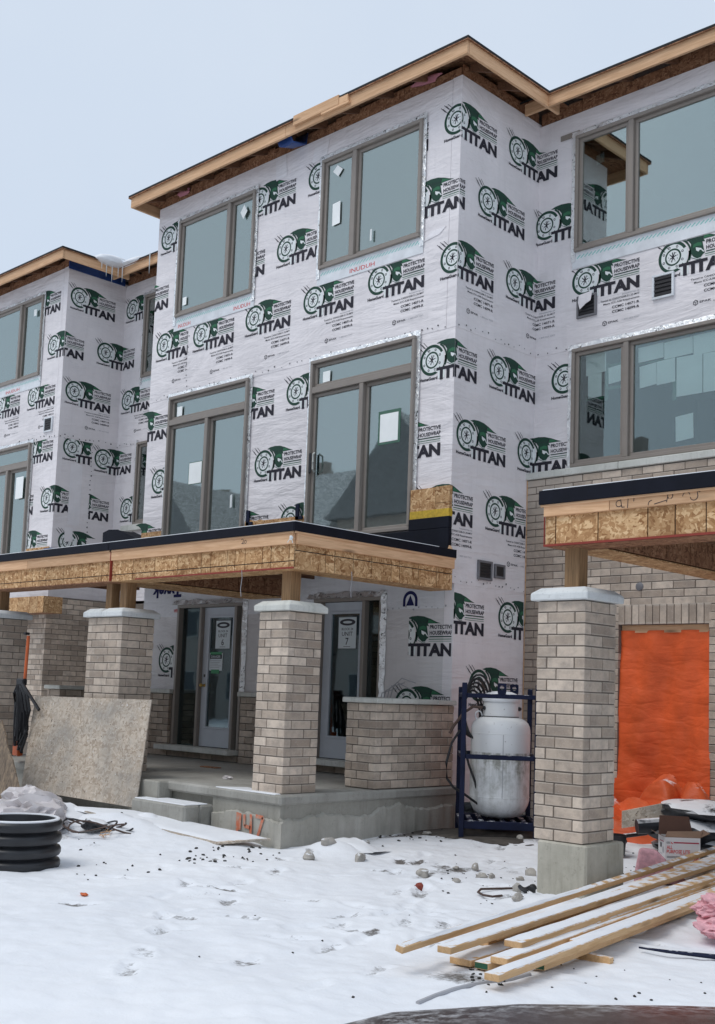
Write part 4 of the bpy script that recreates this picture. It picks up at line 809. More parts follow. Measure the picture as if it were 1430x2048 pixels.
obj('junction_box', MB().blob((-6.726, UB - .005, 2.805), (.05, .012, .05), seed=8, jit=.08), M['ventgrey'], hr)
# brick at the ground floor of the middle and left houses
veneer(hm, 'x', BL + .02, -13.55, .50, 10, GF - .05); veneer(hm, 'x', -11.95, -10.66, .50, 10, GF - .05); veneer(hm, 'x', -9.38, -8.70, .50, 3, GF - .05)
for a, b in ((BL, -13.50), (-12.00, -10.62), (-9.42, -8.72)): obj('stone_sill', MB().box(a + .01, b, GF - .085, GF - .002, 1.387, 1.447), M['stone'], hm, bevel=.006)
for a, b in ((-13.66, -12.0), (-10.7, -9.4)): obj('stone_sill', MB().box(a, b, GF - .20, GF + .05, .595, .665), M['stone'], hm, bevel=.006)
veneer(hm, 'x', -13.6, -12.0, .50, 1, GF - .03); veneer(hm, 'x', -10.66, -9.4, .50, 1, GF - .03)
QB = -17.49
veneer(hl, 'y', 10.30, PF, .45, 28, QB); veneer(hl, 'x', -18.4, QB - .062, .45, 28, 10.30, phase=1)
obj('mortar', MB().box(-25, QB - .012, 10.31, 10.395, .2, 2.95).box(QB - .13, QB - .010, 10.32, PF + .1, .2, 2.95).box(QB - .01, BL, PF + .0, PF + .1, .2, 2.95), M['mortar'], hl)

# past three hundred bricks on one house the farthest ones are joined into one field
for par in (hm, hr, hl):
    bs_ = sorted([o for o in par.children if o.name.split('.')[0] == 'brick'], key=lambda o: (o.location - Vector((0, 0, 1.5))).length); rest = MB()
    for o in bs_[300:]:
        rest.add([o.location + v.co for v in o.data.vertices], [tuple(p.vertices) for p in o.data.polygons]); bpy.data.objects.remove(o)
    if rest.v: obj('brick_field', rest, M['brick'], par)['kind'] = 'stuff'

# ------------------------------------------------------------------ front doors
def front_door(label, x0, x1, slab0, slab1, sides, unit, danger):
    mb = MB(); y = GF; zt, zb = 2.67, .665; f = .05
    mb.box(x0, x1, y - .03, y + .12, zt - f, zt); mb.box(x0, x0 + f, y - .03, y + .12, zb, zt - f); mb.box(x1 - f, x1, y - .03, y + .12, zb, zt - f)
    for a in (slab0 - .055, slab1 + .003): mb.box(a, a + .052, y - .028, y + .12, zb, zt - f)
    o = obj('front_door', mb, M['frame'], hm, bevel=.006); o['label'] = label
    for a, b in sides:
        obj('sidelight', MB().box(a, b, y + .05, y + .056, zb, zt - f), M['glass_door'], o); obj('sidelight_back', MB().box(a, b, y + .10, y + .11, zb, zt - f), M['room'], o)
    g0, g1, c, d = slab0 + .135, slab1 - .075 if slab1 - slab0 < .72 else slab1 - .10, .95, 2.47
    s = MB(); ys, ye = y + .03, y + .075
    wall_cells(s, slab0, slab1, zb + .01, zt - f - .005, [(g0, g1, c, d)], lambda a, b, e, h: s.box(a, b, ys, ye, e, h)); obj('door_slab', s, M['doorpaint'], o)
    tr = MB(); r = .03
    for a, b, e, h in ((g0 - r, g1 + r, d, d + r), (g0 - r, g1 + r, c - r, c), (g0 - r, g0, c, d), (g1, g1 + r, c, d)): tr.box(a, b, ys - .012, ys - .001, e, h)
    obj('glass_moulding', tr, M['doorpaint'], o, bevel=.004)
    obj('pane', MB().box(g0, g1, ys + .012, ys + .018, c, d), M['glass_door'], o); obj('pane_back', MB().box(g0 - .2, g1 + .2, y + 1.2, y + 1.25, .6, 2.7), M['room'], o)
    gw = g1 - g0; px0, px1 = g0 + gw * .22, g0 + gw * .88; cx = (px0 + px1) / 2
    p = Flat(); p.rect(px0, px1, 2.03, 2.435, 1, 0); p.rect(px0 + .008, px1 - .008, 2.038, 2.427, 0, 1); p.ring(cx, 2.365, 0, .042, 2, 2, sx=(px1 - px0) * .42 / .042)
    p.ring(cx, 2.365, 0, .016, 0, 3, sx=(px1 - px0) * .25 / .016)
    p.text('BLOCK 24', cx, 2.265, .030, 1, 2, .01, (px1 - px0) * .62, 'C'); p.text('UNIT', cx, 2.195, .052, 1, 2, .01, (px1 - px0) * .58, 'C'); p.text(unit, cx, 2.085, .085, 1, 2, .015, (px1 - px0) * .17, 'C'); p.rect(cx - .06, cx + .06, 2.058, 2.064, 1, 2)
    obj('poster', p.mesh('poster', [M['paper_dim'], M['p_ink'], M['p_ink']], lambda a, b, q: (a, ys + .010 - q, b)), None, o)
    if danger:
        d0, d1 = g0 + .0, g0 + gw * .58; p = Flat(); p.rect(d0, d1, 1.73, 1.975, 0, 0); p.rect(d0 + .02, d1 - .02, 1.93, 1.99, 1, 1); p.rect(d0 + .015, d1 - .015, 1.895, 1.955, 2, 2); p.text('DANGER', (d0 + d1) / 2, 1.908, .034, 0, 3, .015, (d1 - d0) * .72, 'C')
        for i in range(5): p.rect(d0 + .03, d1 - .03 - .03 * (i % 3), 1.865 - .024 * i, 1.872 - .024 * i, 3, 1)
        p.rect(d0 + .05, d1 - .06, 1.69, 1.745, 1, 1); obj('notice', p.mesh('notice', [M['paper_dim'], M['p_pgreen'], M['p_black'], M['p_grey']], lambda a, b, q: (a, ys + .010 - q, b)), None, o)
        kx = slab0 + .06; kb = MB()
        for r_, yy in ((.026, 0), (.012, -.02), (.014, -.035), (.028, -.05), (.028, -.065), (.012, -.08)): kb.v += [(kx + r_ * math.cos(t), ys + yy, 1.52 + r_ * math.sin(t)) for t in np.linspace(0, 2 * math.pi, 13)[:-1]]
        kb.f = [(i * 12 + j, i * 12 + (j + 1) % 12, (i + 1) * 12 + (j + 1) % 12, (i + 1) * 12 + j) for i in range(5) for j in range(12)] + [tuple(range(60, 72))]; kb.mi = [0] * len(kb.f)
        obj('door_knob', kb, M['brass'], o, smooth=True); obj('lock', MB().box(kx - .014, kx + .014, ys - .01, ys, 1.635, 1.675), M['blk'], o, bevel=.004)
    q = MB(); n = 24; xs = np.linspace(x0 - .1, x1 + .03, n)
    q.add([(a, y - .04 - random.uniform(0, .03), zt - .005 + random.uniform(-.01, .01)) for a in xs] + [(a, y - .015 - random.uniform(0, .02), zt + .06 + random.uniform(-.015, .015)) for a in xs], [(i, i + 1, n + i + 1, n + i) for i in range(n - 1)])
    for xx in (x1 - .005, ):
        zs = np.linspace(1.45, zt + .05, n); q.add([(xx + random.uniform(-.008, .008), y - .035 - random.uniform(0, .015), z) for z in zs] + [(xx + .065 + random.uniform(-.008, .008), y - .012, z) for z in zs], [(i, i + 1, n + i + 1, n + i) for i in range(n - 1)])
    obj('foil_tape', q, M['foil'], o); return o
front_door('grey white glazed door with a danger notice', -13.49, -11.99, -12.91, -12.198, [(-13.44, -12.965), (-12.143, -12.04)], '6', True)
front_door('grey white glazed door beside the low wall', -10.62, -9.42, -10.465, -9.764, [(-10.57, -10.52), (-9.709, -9.47)], '7', False)
f = Flat(); f.text('Tyvek', -13.44, 2.96, .17, 0, 1, .045, .72, 'L', flip=True)
f.p[-1] = (f.p[-1][0] + [0.0, 0], *f.p[-1][1:]); f.text('WRAP', -13.60, 2.56, .05, 1, 1, .02, .16)
f.ring(-8.985, 2.60, .075, .115, 0, 1, 0, 180, 18); f.rect(-9.10, -9.06, 2.53, 2.60, 0, 1); f.rect(-8.91, -8.87, 2.53, 2.60, 0, 1); f.poly([(-9.05, 2.54), (-8.92, 2.54), (-8.985, 2.665)], 0, 1)
obj('printed_mark', f.mesh('printed_mark', [M['p_navy'], M['p_red']], lambda a, b, q: (a, GF - .0075 - q, b)), None, wgt)

# ------------------------------------------------------------------ porch slab, steps
pc = thing('concrete_porch', 'grey concrete porch slab with two snowy steps and rough parged sides', 'porch', (-10.2, 8.8, 0))
obj('slab', MB().box(-14.4, -8.199, 7.444, GF + .1, .398, .498), M['conc_snow'], pc, bevel=.02); obj('foundation', MB().box(-9.246, -8.225, 7.474, GF, -.2, .399).box(-14.4, -9.246, 7.52, GF, -.2, .399), M['conc'], pc)
# rough parging proud of the lower foundation
def parge(pts_top, base, axis, pos, name):
    mb = MB(); n = len(pts_top)
    for a, z in pts_top:
        o = .03 + .004 * math.sin(a * 31) + .003 * math.sin(a * 53 + 1)
        mb.v += [(a, pos - o, -.15), (a, pos - o, z - .012), (a, pos - .002, z)] if axis == 'x' else [(pos + o, a, -.15), (pos + o, a, z - .02), (pos + .002, a, z)]
    mb.f = [(i * 3 + j, i * 3 + j + 1, (i + 1) * 3 + j + 1, (i + 1) * 3 + j) for i in range(n - 1) for j in range(2)]; mb.mi = [0] * len(mb.f); return obj(name, mb, M['stucco'], pc, smooth=True)
xs = np.arange(-9.22, -8.17, .03); parge([(x, .275 + random.uniform(-.010, .010) + .02 * math.sin(7 * x) + .02 * float(vnoise(np.array([x * 9.0]), np.array([3.0]), 51)[0])) for x in xs], 0, 'x', 7.474, 'parging'); ys = np.arange(7.45, 10.05, .03); parge([(y, .27 + .045 * (y - 7.45) / 2 + random.uniform(-.010, .010) + .05 * float(vnoise(np.array([y * 7.0]), np.array([5.0]), 52)[0]) + .03 * math.sin(5 * y) * (y > 8)) for y in ys], 0, 'y', -8.225, 'parging')
obj('step', MB().box(-10.16, -9.25, 7.12, 7.319, -.2, .318).box(-9.968, -9.25, 7.319, 7.50, -.2, .318), M['conc_snow'], pc, bevel=.02); obj('step_cheek', MB().box(-10.5, -9.97, 7.32, 7.515, -.2, .497), M['conc'], pc, bevel=.015)
obj('step_snow', MB().box(-10.13, -9.27, 7.14, 7.30, .314, .327).box(-9.95, -9.27, 7.30, 7.43, .314, .327), M['snowcap'], pc, bevel=.006); obj('edge_snow', MB().slab([(-9.2, 7.46, .492), (-8.29, 7.455, .492), (-8.29, 7.53, .492), (-9.0, 7.72, .492)], (0, 0, .012)), M['snowcap'], pc, bevel=.005)
sp = Flat()
for a, b in (((-8.80, .285), (-8.80, .08)), ((-8.76, .28), (-8.765, .12)), ((-8.70, .275), (-8.69, .16)), ((-8.69, .165), (-8.60, .155)), ((-8.60, .285), (-8.595, .06)), ((-8.53, .275), (-8.42, .27)), ((-8.42, .27), (-8.50, .06))): sp.line(a, b, .036, 0, 0)
obj('spray_mark', sp.mesh('spray_mark', [M['dirtpaint']], lambda a, b, q: (a, 7.474 - .042 - q, b)), None, pc)

# ------------------------------------------------------------------ porch roofs
def osb_face(par, a0, a1, z0, z1, pos, axis, hz=None, mat='osb', cuts=None, skin=.011):
    """OSB skin of a beam as separate panels between the saw joints"""
    if cuts is None:
        cuts = []; p = a0
        while p < a1 - .12: p += random.choice((.13, .16, .27, .31, .42)); cuts.append(p)
    cs = [a0] + [c for c in cuts if a0 + .04 < c < a1 - .04] + [a1]
    for a, b in zip(cs, cs[1:]):
        for c, d in (((z0, z1),) if not hz else ((z0, hz), (hz, z1))):
            e = .005
            q = MB().box(a + e, b - e, pos - skin, pos, c + (e if c != z0 else 0), d - (e if d != z1 else 0)) if axis == 'x' else MB().box(pos, pos + skin, a + e, b - e, c + (e if c != z0 else 0), d - (e if d != z1 else 0))
            obj('osb_panel', q, M[mat], par)
def porch_roof(label, x0, x1, side_r, side_l, yb, zb=2.697, ext=0.0, fcuts=None, joints=(), hz=True, zf=(2.927, 3.045, 3.143)):
    t = thing('porch_roof', label, 'porch roof', ((x0 + x1) / 2, MF, zb)); w_ = .34; z1, z2, z3 = zf
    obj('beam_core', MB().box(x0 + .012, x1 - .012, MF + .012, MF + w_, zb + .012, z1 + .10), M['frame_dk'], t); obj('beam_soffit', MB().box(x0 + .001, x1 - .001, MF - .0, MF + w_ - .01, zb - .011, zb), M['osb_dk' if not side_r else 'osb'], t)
    osb_face(t, x0, x1, zb, z1, MF + .011, 'x', hz=zb + .065 if hz else None, cuts=fcuts)
    boards_x(t, x0 - .0, x1 + .0, MF - .028, MF + .010, z1, z2, joints); obj('drip_strip', MB().box(x0 - .02, x1 + .02, MF - .040, MF - .029, z2 - .014, z2 + .004), M['fascia_x'], t)
    obj('roof_membrane', MB().box(x0 - .03 + ext, x1 + (.035 if side_r else .0), MF - .05, yb, z2 + .004, z3 - .02).box(x0 - .03 + ext, x1 + (.035 if side_r else 0), MF - .055, MF - .045, z2 + .004, z3), M['membrane'], t, bevel=.006)
    if side_r:
        obj('beam_core', MB().box(x1 - w_, x1 - .012, MF + w_ + .001, yb - .01, zb + .012, z1 + .1), M['frame_dk'], t); obj('beam_soffit', MB().box(x1 - w_ + .01, x1 - .001, MF + w_ - .008, yb - .01, zb - .011, zb), M['osb'], t)
        osb_face(t, MF + .013, yb - .01, zb, z1, x1 - .011, 'y', hz=z1 - .06); boards_y(t, x1 - .010, x1 + .028, MF + .012, yb - .005, z1, z2); obj('drip_strip', MB().box(x1 + .029, x1 + .040, MF - .03, yb - .005, z2 - .014, z2 + .004), M['fascia_y'], t)
        obj('membrane_edge', MB().box(x1 + .036, x1 + .046, MF - .05, yb - .003, z2 + .004, z3), M['membrane'], t); obj('snow_line', MB().box(x1 - .03, x1 + .04, MF - .04, yb - .3, z3 - .001, z3 + .008), M['snowcap'], t, bevel=.003)
    if side_l:
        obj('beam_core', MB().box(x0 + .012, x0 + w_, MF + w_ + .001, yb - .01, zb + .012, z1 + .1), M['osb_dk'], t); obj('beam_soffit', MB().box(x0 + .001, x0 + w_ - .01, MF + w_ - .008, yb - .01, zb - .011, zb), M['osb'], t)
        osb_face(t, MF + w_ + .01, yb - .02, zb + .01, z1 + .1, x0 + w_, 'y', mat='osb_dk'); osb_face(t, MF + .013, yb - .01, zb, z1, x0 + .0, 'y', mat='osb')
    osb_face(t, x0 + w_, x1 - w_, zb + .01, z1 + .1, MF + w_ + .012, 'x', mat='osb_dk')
    n = int((x1 - x0 - .7) / .4)
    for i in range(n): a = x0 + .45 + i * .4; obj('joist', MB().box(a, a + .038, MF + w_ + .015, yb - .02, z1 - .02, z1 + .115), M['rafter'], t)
    obj('ceiling_deck', MB().box(x0 + .02, x1 - .02, MF + .02, yb, z1 + .116, z1 + .128), M['osb_dk'], t); obj('snow_line', MB().box(x0, x1 + .02, MF - .046, MF + .02, z3 - .001, z3 + .008), M['snowcap'], t, bevel=.003)
    return t
R_m = porch_roof('middle porch roof with black membrane edge over an OSB beam, on the corner pillar', -11.398, -8.256, True, True, BF - .005, joints=())
R_l = porch_roof('left porch roof with black membrane edge running out of the picture on the left', -15.2, -11.405, False, False, BF - .005, joints=(-13.3,))
R_r = porch_roof('right porch roof with pencil scribbles on its board, on the pillar with the concrete block', -5.292, -1.6, False, True, UB - .02, 2.721, fcuts=[-5.19, -4.80, -4.37, -4.145, -3.90, -3.6, -3.2, -2.9, -2.5, -2.1], joints=(-4.685, -2.2), hz=False, zf=(2.95, 3.04, 3.158))
obj('beam_soffit', MB().box(-11.72, -11.41, MF + .335, BF - .02, 2.686, 2.697), M['osb'], R_l); obj('beam_core', MB().box(-11.72, -11.41, MF + .345, BF - .02, 2.70, 3.0), M['osb_dk'], R_l); osb_face(R_l, MF + .34, BF - .02, 2.70, 3.0, -11.732, 'y', mat='osb_dk')
for z, y0 in ((2.697, MF - .0105), ): obj('seal_line', MB().box(-10.9, -8.25, y0 - .004, y0 + .012, z - .012, z + .004), M['osb_red'], R_m)
obj('seal_line', MB().box(-5.296, -1.6, MF - .0145, MF + .012, 2.71, 2.727), M['osb_red'], R_r); obj('seal_line', MB().box(-5.298, -5.292, MF - .01, MF + .0, 2.72, 2.95), M['osb_red'], R_r); obj('panel_gap', MB().box(-11.406, -11.397, MF - .032, MF + .02, 2.69, 3.06), M['osb_red'], R_l)
# marker scribbles on the boards
def scribble(par, strokes, y, mat='p_black'):
    s = Flat()
    for st in strokes:
        for a, b in zip(st, st[1:]): s.line(a, b, .0055, 0, 0)
    obj('pencil_mark', s.mesh('pencil_mark', [M[mat]], lambda a, b, q: (a, y - q, b)), None, par)
arc = lambda cx, cz, r, a0, a1, n=9, sx=1: [(cx + sx * r * math.cos(math.radians(t)), cz + r * math.sin(math.radians(t))) for t in np.linspace(a0, a1, n)]
scribble(R_r, [arc(-4.60, 2.995, .025, 60, 330), [(-4.585, 3.03), (-4.575, 2.965), (-4.55, 2.965)], [(-4.52, 3.03), (-4.525, 2.955)], [(-4.47, 3.03), (-4.472, 3.0)], arc(-4.32, 2.965, .03, 90, 190), [(-4.30, 2.965), (-4.20, 2.985)], arc(-4.17, 3.015, .022, -80, 250), [(-4.19, 3.01), (-4.20, 2.97)], arc(-4.04, 3.0, .03, 180, 20), arc(-3.98, 2.995, .03, 190, 360), [(-3.95, 2.995), (-3.955, 3.03), (-3.93, 3.02)]], MF - .0295)
scribble(R_m, [arc(-9.02, 3.005, .018, 150, -60), [(-9.0, 2.99), (-9.03, 2.975), (-8.99, 2.975)], arc(-8.97, 2.99, .017, 0, 360)], MF - .0295)
# parapet pieces where the porch roof meets the wall
pp = thing('membrane_upstand', 'black membrane upstand with a yellow edged OSB block above the porch roof', 'flashing', (-8.6, BF - .05, 3.14))
obj('upstand', MB().box(-10.9, BR + .036, BF - .075, BF - .008, 3.12, 3.40).box(-8.90, BR + .036, BF - .075, BF - .008, 3.40, 3.535), M['membrane'], pp, bevel=.006)
for a, b, c, d in ((-8.885, -8.505, 3.536, 3.885), (-8.50, BR + .03, 3.70, 3.89), (-8.50, BR + .03, 3.536, 3.695)): obj('osb_panel', MB().box(a, b, BF - .065, BF - .012, c, d), M['osb'], pp)
obj('primer_band', MB().box(-8.887, BR + .034, BF - .0685, BF - .008, 3.536, 3.625), M['yellow'], pp); obj('torn_fibre', MB().blob((BR + .06, BF - .06, 3.09), (.03, .05, .09), seed=3), M['fascia_x'], pp)
ow = MB(); n = 12; xs = np.linspace(-11.93, -10.75, n)
ow.add([(x, BF - .03, 3.3) for x in xs] + [(x, BF - .03, 3.745 + .02 * math.sin(3 * x) + random.uniform(-.012, .012)) for x in xs], [(i, i + 1, n + i + 1, n + i) for i in range(n - 1)]); ow.add([(x, BF - .006, 3.3) for x in xs] + [(x, BF - .006, 3.75) for x in xs], [(i, i + 1, n + i + 1, n + i) for i in range(n - 1)]); obj('sheathing_strip', ow, M['osb'], hm)
obj('sheathing_strip', MB().box(-14.35, -13.85, BF - .025, BF - .006, 3.2, 3.77), M['osb'], hm); obj('sheathing_strip', MB().box(-18.45, QR - .05, QF - .025, QF - .006, 3.2, 3.83), M['osb'], hl); obj('blue_membrane', MB().box(QR - .2, QR + .02, QF - .03, QF + .10, 3.5, 3.80), M['bluetarp'], hl)
for x in (-10.87, -11.86): obj('strap_bracket', MB().box(x - .03, x + .03, BF - .05, BF - .03, 3.70, 3.90).box(x - .03, x + .10, BF - .05, BF - .03, 3.70, 3.74), M['bluesteel'], hm)
pk = MB(); pts_ = [(-15.35, 3.6), (-15.35, 3.84), (-15.20, 3.875), (-14.95, 3.86), (-14.37, 3.66), (-14.37, 3.3), (-15.35, 3.3)]
pk.add([(x, 9.95, z) for x, z in pts_] + [(x, 10.25, z) for x, z in pts_], [tuple(range(7)), tuple(range(13, 6, -1))] + [(i, (i + 1) % 7, 7 + (i + 1) % 7, 7 + i) for i in range(7)]); tag(obj('membrane_curb', pk, M['membrane'], None, bevel=.01), 'black membrane curb rising behind the porch roof in the house recess', 'flashing')
bx_ = thing('box_beam', 'short OSB box beam in front of the left brick corner', 'beam', (-17.4, 9.9, 2.6))
osb_face(bx_, -18.4, -16.9, 2.625, 2.90, 9.9, 'x', cuts=[-18.0, -17.72, -17.35, -17.1]); obj('beam_core', MB().box(-18.4, -16.912, 9.903, 10.25, 2.63, 2.90), M['osb_dk'], bx_); osb_face(bx_, 9.9, 10.25, 2.625, 2.90, -16.911, 'y', cuts=[])
for x, l in ((-9.12, .33), (-8.256 + .02, 0)):
    pass
def thread(label, x, y, z, l):
    tag(obj('string', MB().tube([(x, y, z), (x + .01, y, z - l * .3), (x - .006, y, z - l * .7), (x + .008, y, z - l)], .0036, 5), M['p_grey'], None), label, 'string')
thread('white string hanging from the porch beam left of the corner post', -9.02, MF - .018, 2.70, .27); thread('white string hanging from the porch beam right of the corner post', -8.235, 8.33, 2.73, .27)
tag(obj('string_knot', MB().blob((-8.262, MF - .042, 2.985), (.02, .012, .022), seed=2).tube([(-8.28, MF - .045, 2.97), (-8.31, MF - .045, 2.94)], .004, 5).tube([(-8.25, MF - .045, 2.97), (-8.235, MF - .045, 2.93)], .004, 5), M['p_white'], None), 'white knotted string at the outer corner of the porch beam', 'string')

# ------------------------------------------------------------------ gas tank in its cage
FLp = Vector((-7.443, 9.202, 0)); e1 = Vector((.745, .667, 0)); e2 = Vector((-.667, .745, 0)); CW, CD = .80, .80
def cg(a, b, z): p = FLp + e1 * a + e2 * b; return (p.x, p.y, z)
def cbox(mb, a0, a1, b0, b1, z0, z1, mi=0): return mb.hexa([cg(a0, b0, z0), cg(a1, b0, z0), cg(a1, b1, z0), cg(a0, b1, z0)], [cg(a0, b0, z1), cg(a1, b0, z1), cg(a1, b1, z1), cg(a0, b1, z1)], mi)
cage = thing('tank_cage', 'dark blue steel cage frame holding the white gas tank', 'cage', cg(CW / 2, CD / 2, .1))
for a in (0, CW - .05):
    for b in (0, CD - .05): obj('post', cbox(MB(), a, a + .05, b, b + .05, .06, 1.64 if b == 0 else 1.60), M['bluesteel'], cage, bevel=.004)
for z0, z1 in ((1.488, 1.533), (.868, .915), (.17, .25)):
    for a0, a1, b0, b1 in ((.052, CW - .052, .004, .046), (.052, CW - .052, CD - .046, CD - .004), (.004, .046, .052, CD - .052), (CW - .046, CW - .004, .052, CD - .052)): obj('rail', cbox(MB(), a0, a1, b0, b1, z0, z1), M['bluesteel'], cage, bevel=.004)
for i in range(6): a = .10 + i * .11; obj('floor_bar', cbox(MB(), a, a + .05, .05, CD - .05, .215, .245), M['bluesteel'], cage)
for b, a in ((.0, .36), (CD - .02, .56)):
    lg = MB(); c0 = cg(a + .045, b, 1.60); nn = 14
    ring_ = [(math.cos(t), math.sin(t)) for t in np.linspace(0, 2 * math.pi, nn + 1)[:-1]]; P4 = []
    for bb in (b, b + .016):
        P4 += [cg(a + .045 + .022 * c, bb, 1.60 + .022 * s) for c, s in ring_]; P4 += [cg(a + .045 + max(-.045, min(.045, .066 * c)), bb, 1.60 + max(-.075, min(.045, .066 * s * 1.2))) for c, s in ring_]
    fs = [(i, (i + 1) % nn, nn + (i + 1) % nn, nn + i) for i in range(nn)] + [(2 * nn + (i + 1) % nn, 2 * nn + i, 3 * nn + i, 3 * nn + (i + 1) % nn) for i in range(nn)] + [(nn + i, nn + (i + 1) % nn, 3 * nn + (i + 1) % nn, 3 * nn + i) for i in range(nn)]
    lg.add(P4, fs); cbox(lg, a, a + .09, b, b + .016, 1.50, 1.535); obj('lifting_lug', lg, M['bluesteel'], cage)
tcx, tcy, _ = cg(.435, .42, 0)
tk = thing('gas_tank', 'large white gas cylinder stained grey green on its lower half, inside the blue cage', 'gas tank', (tcx, tcy, .25)); TR = .312
prof = [(0, .255), (.14, .258), (.215, .28), (.27, .33), (.298, .39), (TR, .44), (TR, .47), (TR + .003, .472), (TR + .003, .478), (TR, .48), (TR, .90), (TR, 1.12), (TR + .002, 1.122), (TR + .002, 1.128), (TR, 1.13), (.311, 1.165), (.304, 1.20), (.287, 1.235), (.258, 1.265), (.215, 1.288), (.15, 1.30), (0, 1.305)]
obj('body', MB().lathe(prof, (tcx, tcy, 0), 48), M['tank'], tk, smooth=True)
col = MB(); pr_ = [(.186, 1.285), (.186, 1.46), (.179, 1.46), (.179, 1.285)]; col.lathe(pr_, (tcx, tcy, 0), 40); obj('collar', col, M['tank'], tk, smooth=True); obj('collar_seam', MB().lathe([(.188, 1.296), (.192, 1.300), (.188, 1.304)], (tcx, tcy, 0), 40), M['blk'], tk)
obj('lid', MB().lathe([(.195, 1.455), (.20, 1.475), (.197, 1.50), (.172, 1.535), (.11, 1.56), (0, 1.57)], (tcx, tcy, 0), 40), M['ventwhite'], tk, smooth=True); obj('valve_port', MB().box(tcx - .03, tcx + .03, tcy - .03, tcy + .03, 1.32, 1.40), M['blk'], tk)
dl = -R_ * 1.0; d2 = Vector((dl.x, dl.y, 0)).normalized(); rc = Vector((tcx, tcy, 1.285)) + d2 * .235
obj('lifting_eye', MB().tube([rc + d2 * .035 * math.cos(t) + Vector((0, 0, .045 * math.sin(t) + .02)) for t in np.linspace(0, 2 * math.pi, 15)], .008, 6), M['ventwhite'], tk, smooth=True)
fw = -Vector((F_.x, F_.y, 0)).normalized(); sm = Vector((tcx, tcy, 0)) + fw * (TR + .001)
obj('weld_seam', MB().tube([sm + Vector((0, 0, z)) + d2 * .01 for z in np.linspace(.47, 1.12, 6)], .003, 5), M['p_grey'], tk)
def port(sgn): return Vector((tcx, tcy, 1.385)) + d2 * (.18 * sgn) + fw * .05
obj('port_hole', MB().blob(port(1), (.03, .03, .022), seed=1, jit=.05), M['blk'], tk); obj('port_hole', MB().blob(port(-1), (.03, .03, .024), seed=1, jit=.05), M['blk'], tk)
hs = thing('gas_hose', 'black coiled gas hose hanging on the left of the tank cage', 'hose', cg(.1, .3, .3)); cc = Vector(cg(.15, .62, 1.30))
for i in range(6):
    rad = .155 + .016 * i; ph = .4 * i; obj('hose_loop', MB().tube([cc + e1 * (rad * .62 * math.cos(t) + .012 * i - .02) + e2 * (.05 * math.sin(t * 2 + ph) - .05 * i) + Vector((0, 0, rad * 1.45 * math.sin(t) + .018 * i)) for t in np.linspace(ph, ph + 2 * math.pi, 26)], .012, 8), M['blk'], hs, smooth=True)
obj('hose_loop', MB().tube([cc + e1 * (.085 * math.cos(t) + .03) + Vector((0, 0, .12 * math.sin(t) + .27)) for t in np.linspace(-.3, 3.5, 16)], .012, 8), M['hosebrown'], hs, smooth=True)
P = port(1); obj('hose_lead', MB().tube([P + d2 * .01, P + d2 * .12 + Vector((0, 0, .01)), P + d2 * .22 + Vector((0, 0, -.06)), P + d2 * .32 + Vector((0, 0, -.2)), P + d2 * .36 + Vector((0, 0, -.28))], .015, 8), M['hosebrown'], hs, smooth=True)
obj('hose_lead', MB().tube([cg(-.01, .1, 1.15), cg(-.09, .06, 1.02), cg(-.14, .05, .82), cg(-.13, .06, .66), cg(-.06, .08, .57), cg(.06, .12, .50), cg(.2, .25, .40), cg(.3, .4, .33)], .013, 8), M['blk'], hs, smooth=True); obj('hose_lead', MB().tube([cg(.05, .3, 1.15), cg(.06, .3, .95), cg(.10, .28, .80), cg(.17, .25, .62), cg(.21, .25, .45), cg(.25, .3, .3)], .013, 8), M['blk'], hs, smooth=True)
tag(obj('soil_patch', MB().blob((*cg(.45, .45, .06)[:2], .05), (.85, .75, .06), seed=5, jit=.15, sub=3), M['soil'], None, smooth=True), 'patch of bare dark soil under the tank cage', 'soil')

# ------------------------------------------------------------------ sheets, boards and pipe on the left
bb = [(-10.20, 7.21, .205), (-12.56, 7.21, .205), (-12.797, 7.46, 1.31), (-10.372, 7.46, 1.335)]
o_ = obj('osb_sheet', MB().slab([bb[1], bb[0], bb[3], bb[2]], (-.002, .016, .003)), M['osb_grey'], None, bevel=.002); tag(o_, 'large weathered grey OSB sheet leaning against the wide brick pillar', 'board')
sk = MB(); sk.add([(-10.9, 7.18, gz(-10.9, 7.18) - .03)], [])
ob = thing('weathered_board', 'weathered brown plywood boards leaning at the left edge of the picture', 'board', (-11.1, 6.3, .1))
def atY(u, v, y):
    d = F_ + R_ * ((u - 717.5) / 2290.65) - U_ * ((v - 1136.75) / 2290.65); t = y / d.y; return (d.x * t, y, d.z * t + 1.5)
for q in (([(-60, 1640), (14, 1612), (4, 1452), (-60, 1380)], 6.62), ([(14, 1614), (30, 1602), (10, 1470), (2, 1440)], 6.55), ([(29, 1610), (42, 1600), (24, 1520), (12, 1492)], 6.50)): obj('plank', MB().slab([atY(u, v, q[1] + (1640 - v) * .0012) for u, v in q[0]], (-.012, .03, .004)), M['oldwood'], ob, bevel=.006)
PX, PY = -8.80, 5.05; pz = gz(PX, PY) - .03
pipe = thing('drain_pipe', 'short length of black corrugated drain pipe standing in the snow', 'pipe', (PX, PY, pz)); prof = []
for i in range(4):
    z = .02 + i * .105
    prof += [(.325, z), (.35, z + .01), (.36, z + .03), (.36, z + .06), (.35, z + .078), (.325, z + .088), (.318, z + .098)]
prof = [(.318, -.05)] + prof; prof = prof[:-1] + [(.31, .425), (.30, .425), (.295, .41), (.295, -.05)]
obj('pipe_wall', MB().lathe(prof, (PX, PY, pz), 56), M['plasticblk'], pipe, smooth=True); obj('rim_snow', MB().lathe([(.305, .422), (.31, .434), (.325, .436), (.338, .428), (.336, .418)], (PX, PY, pz), 56), M['snowcap'], pipe, smooth=True)
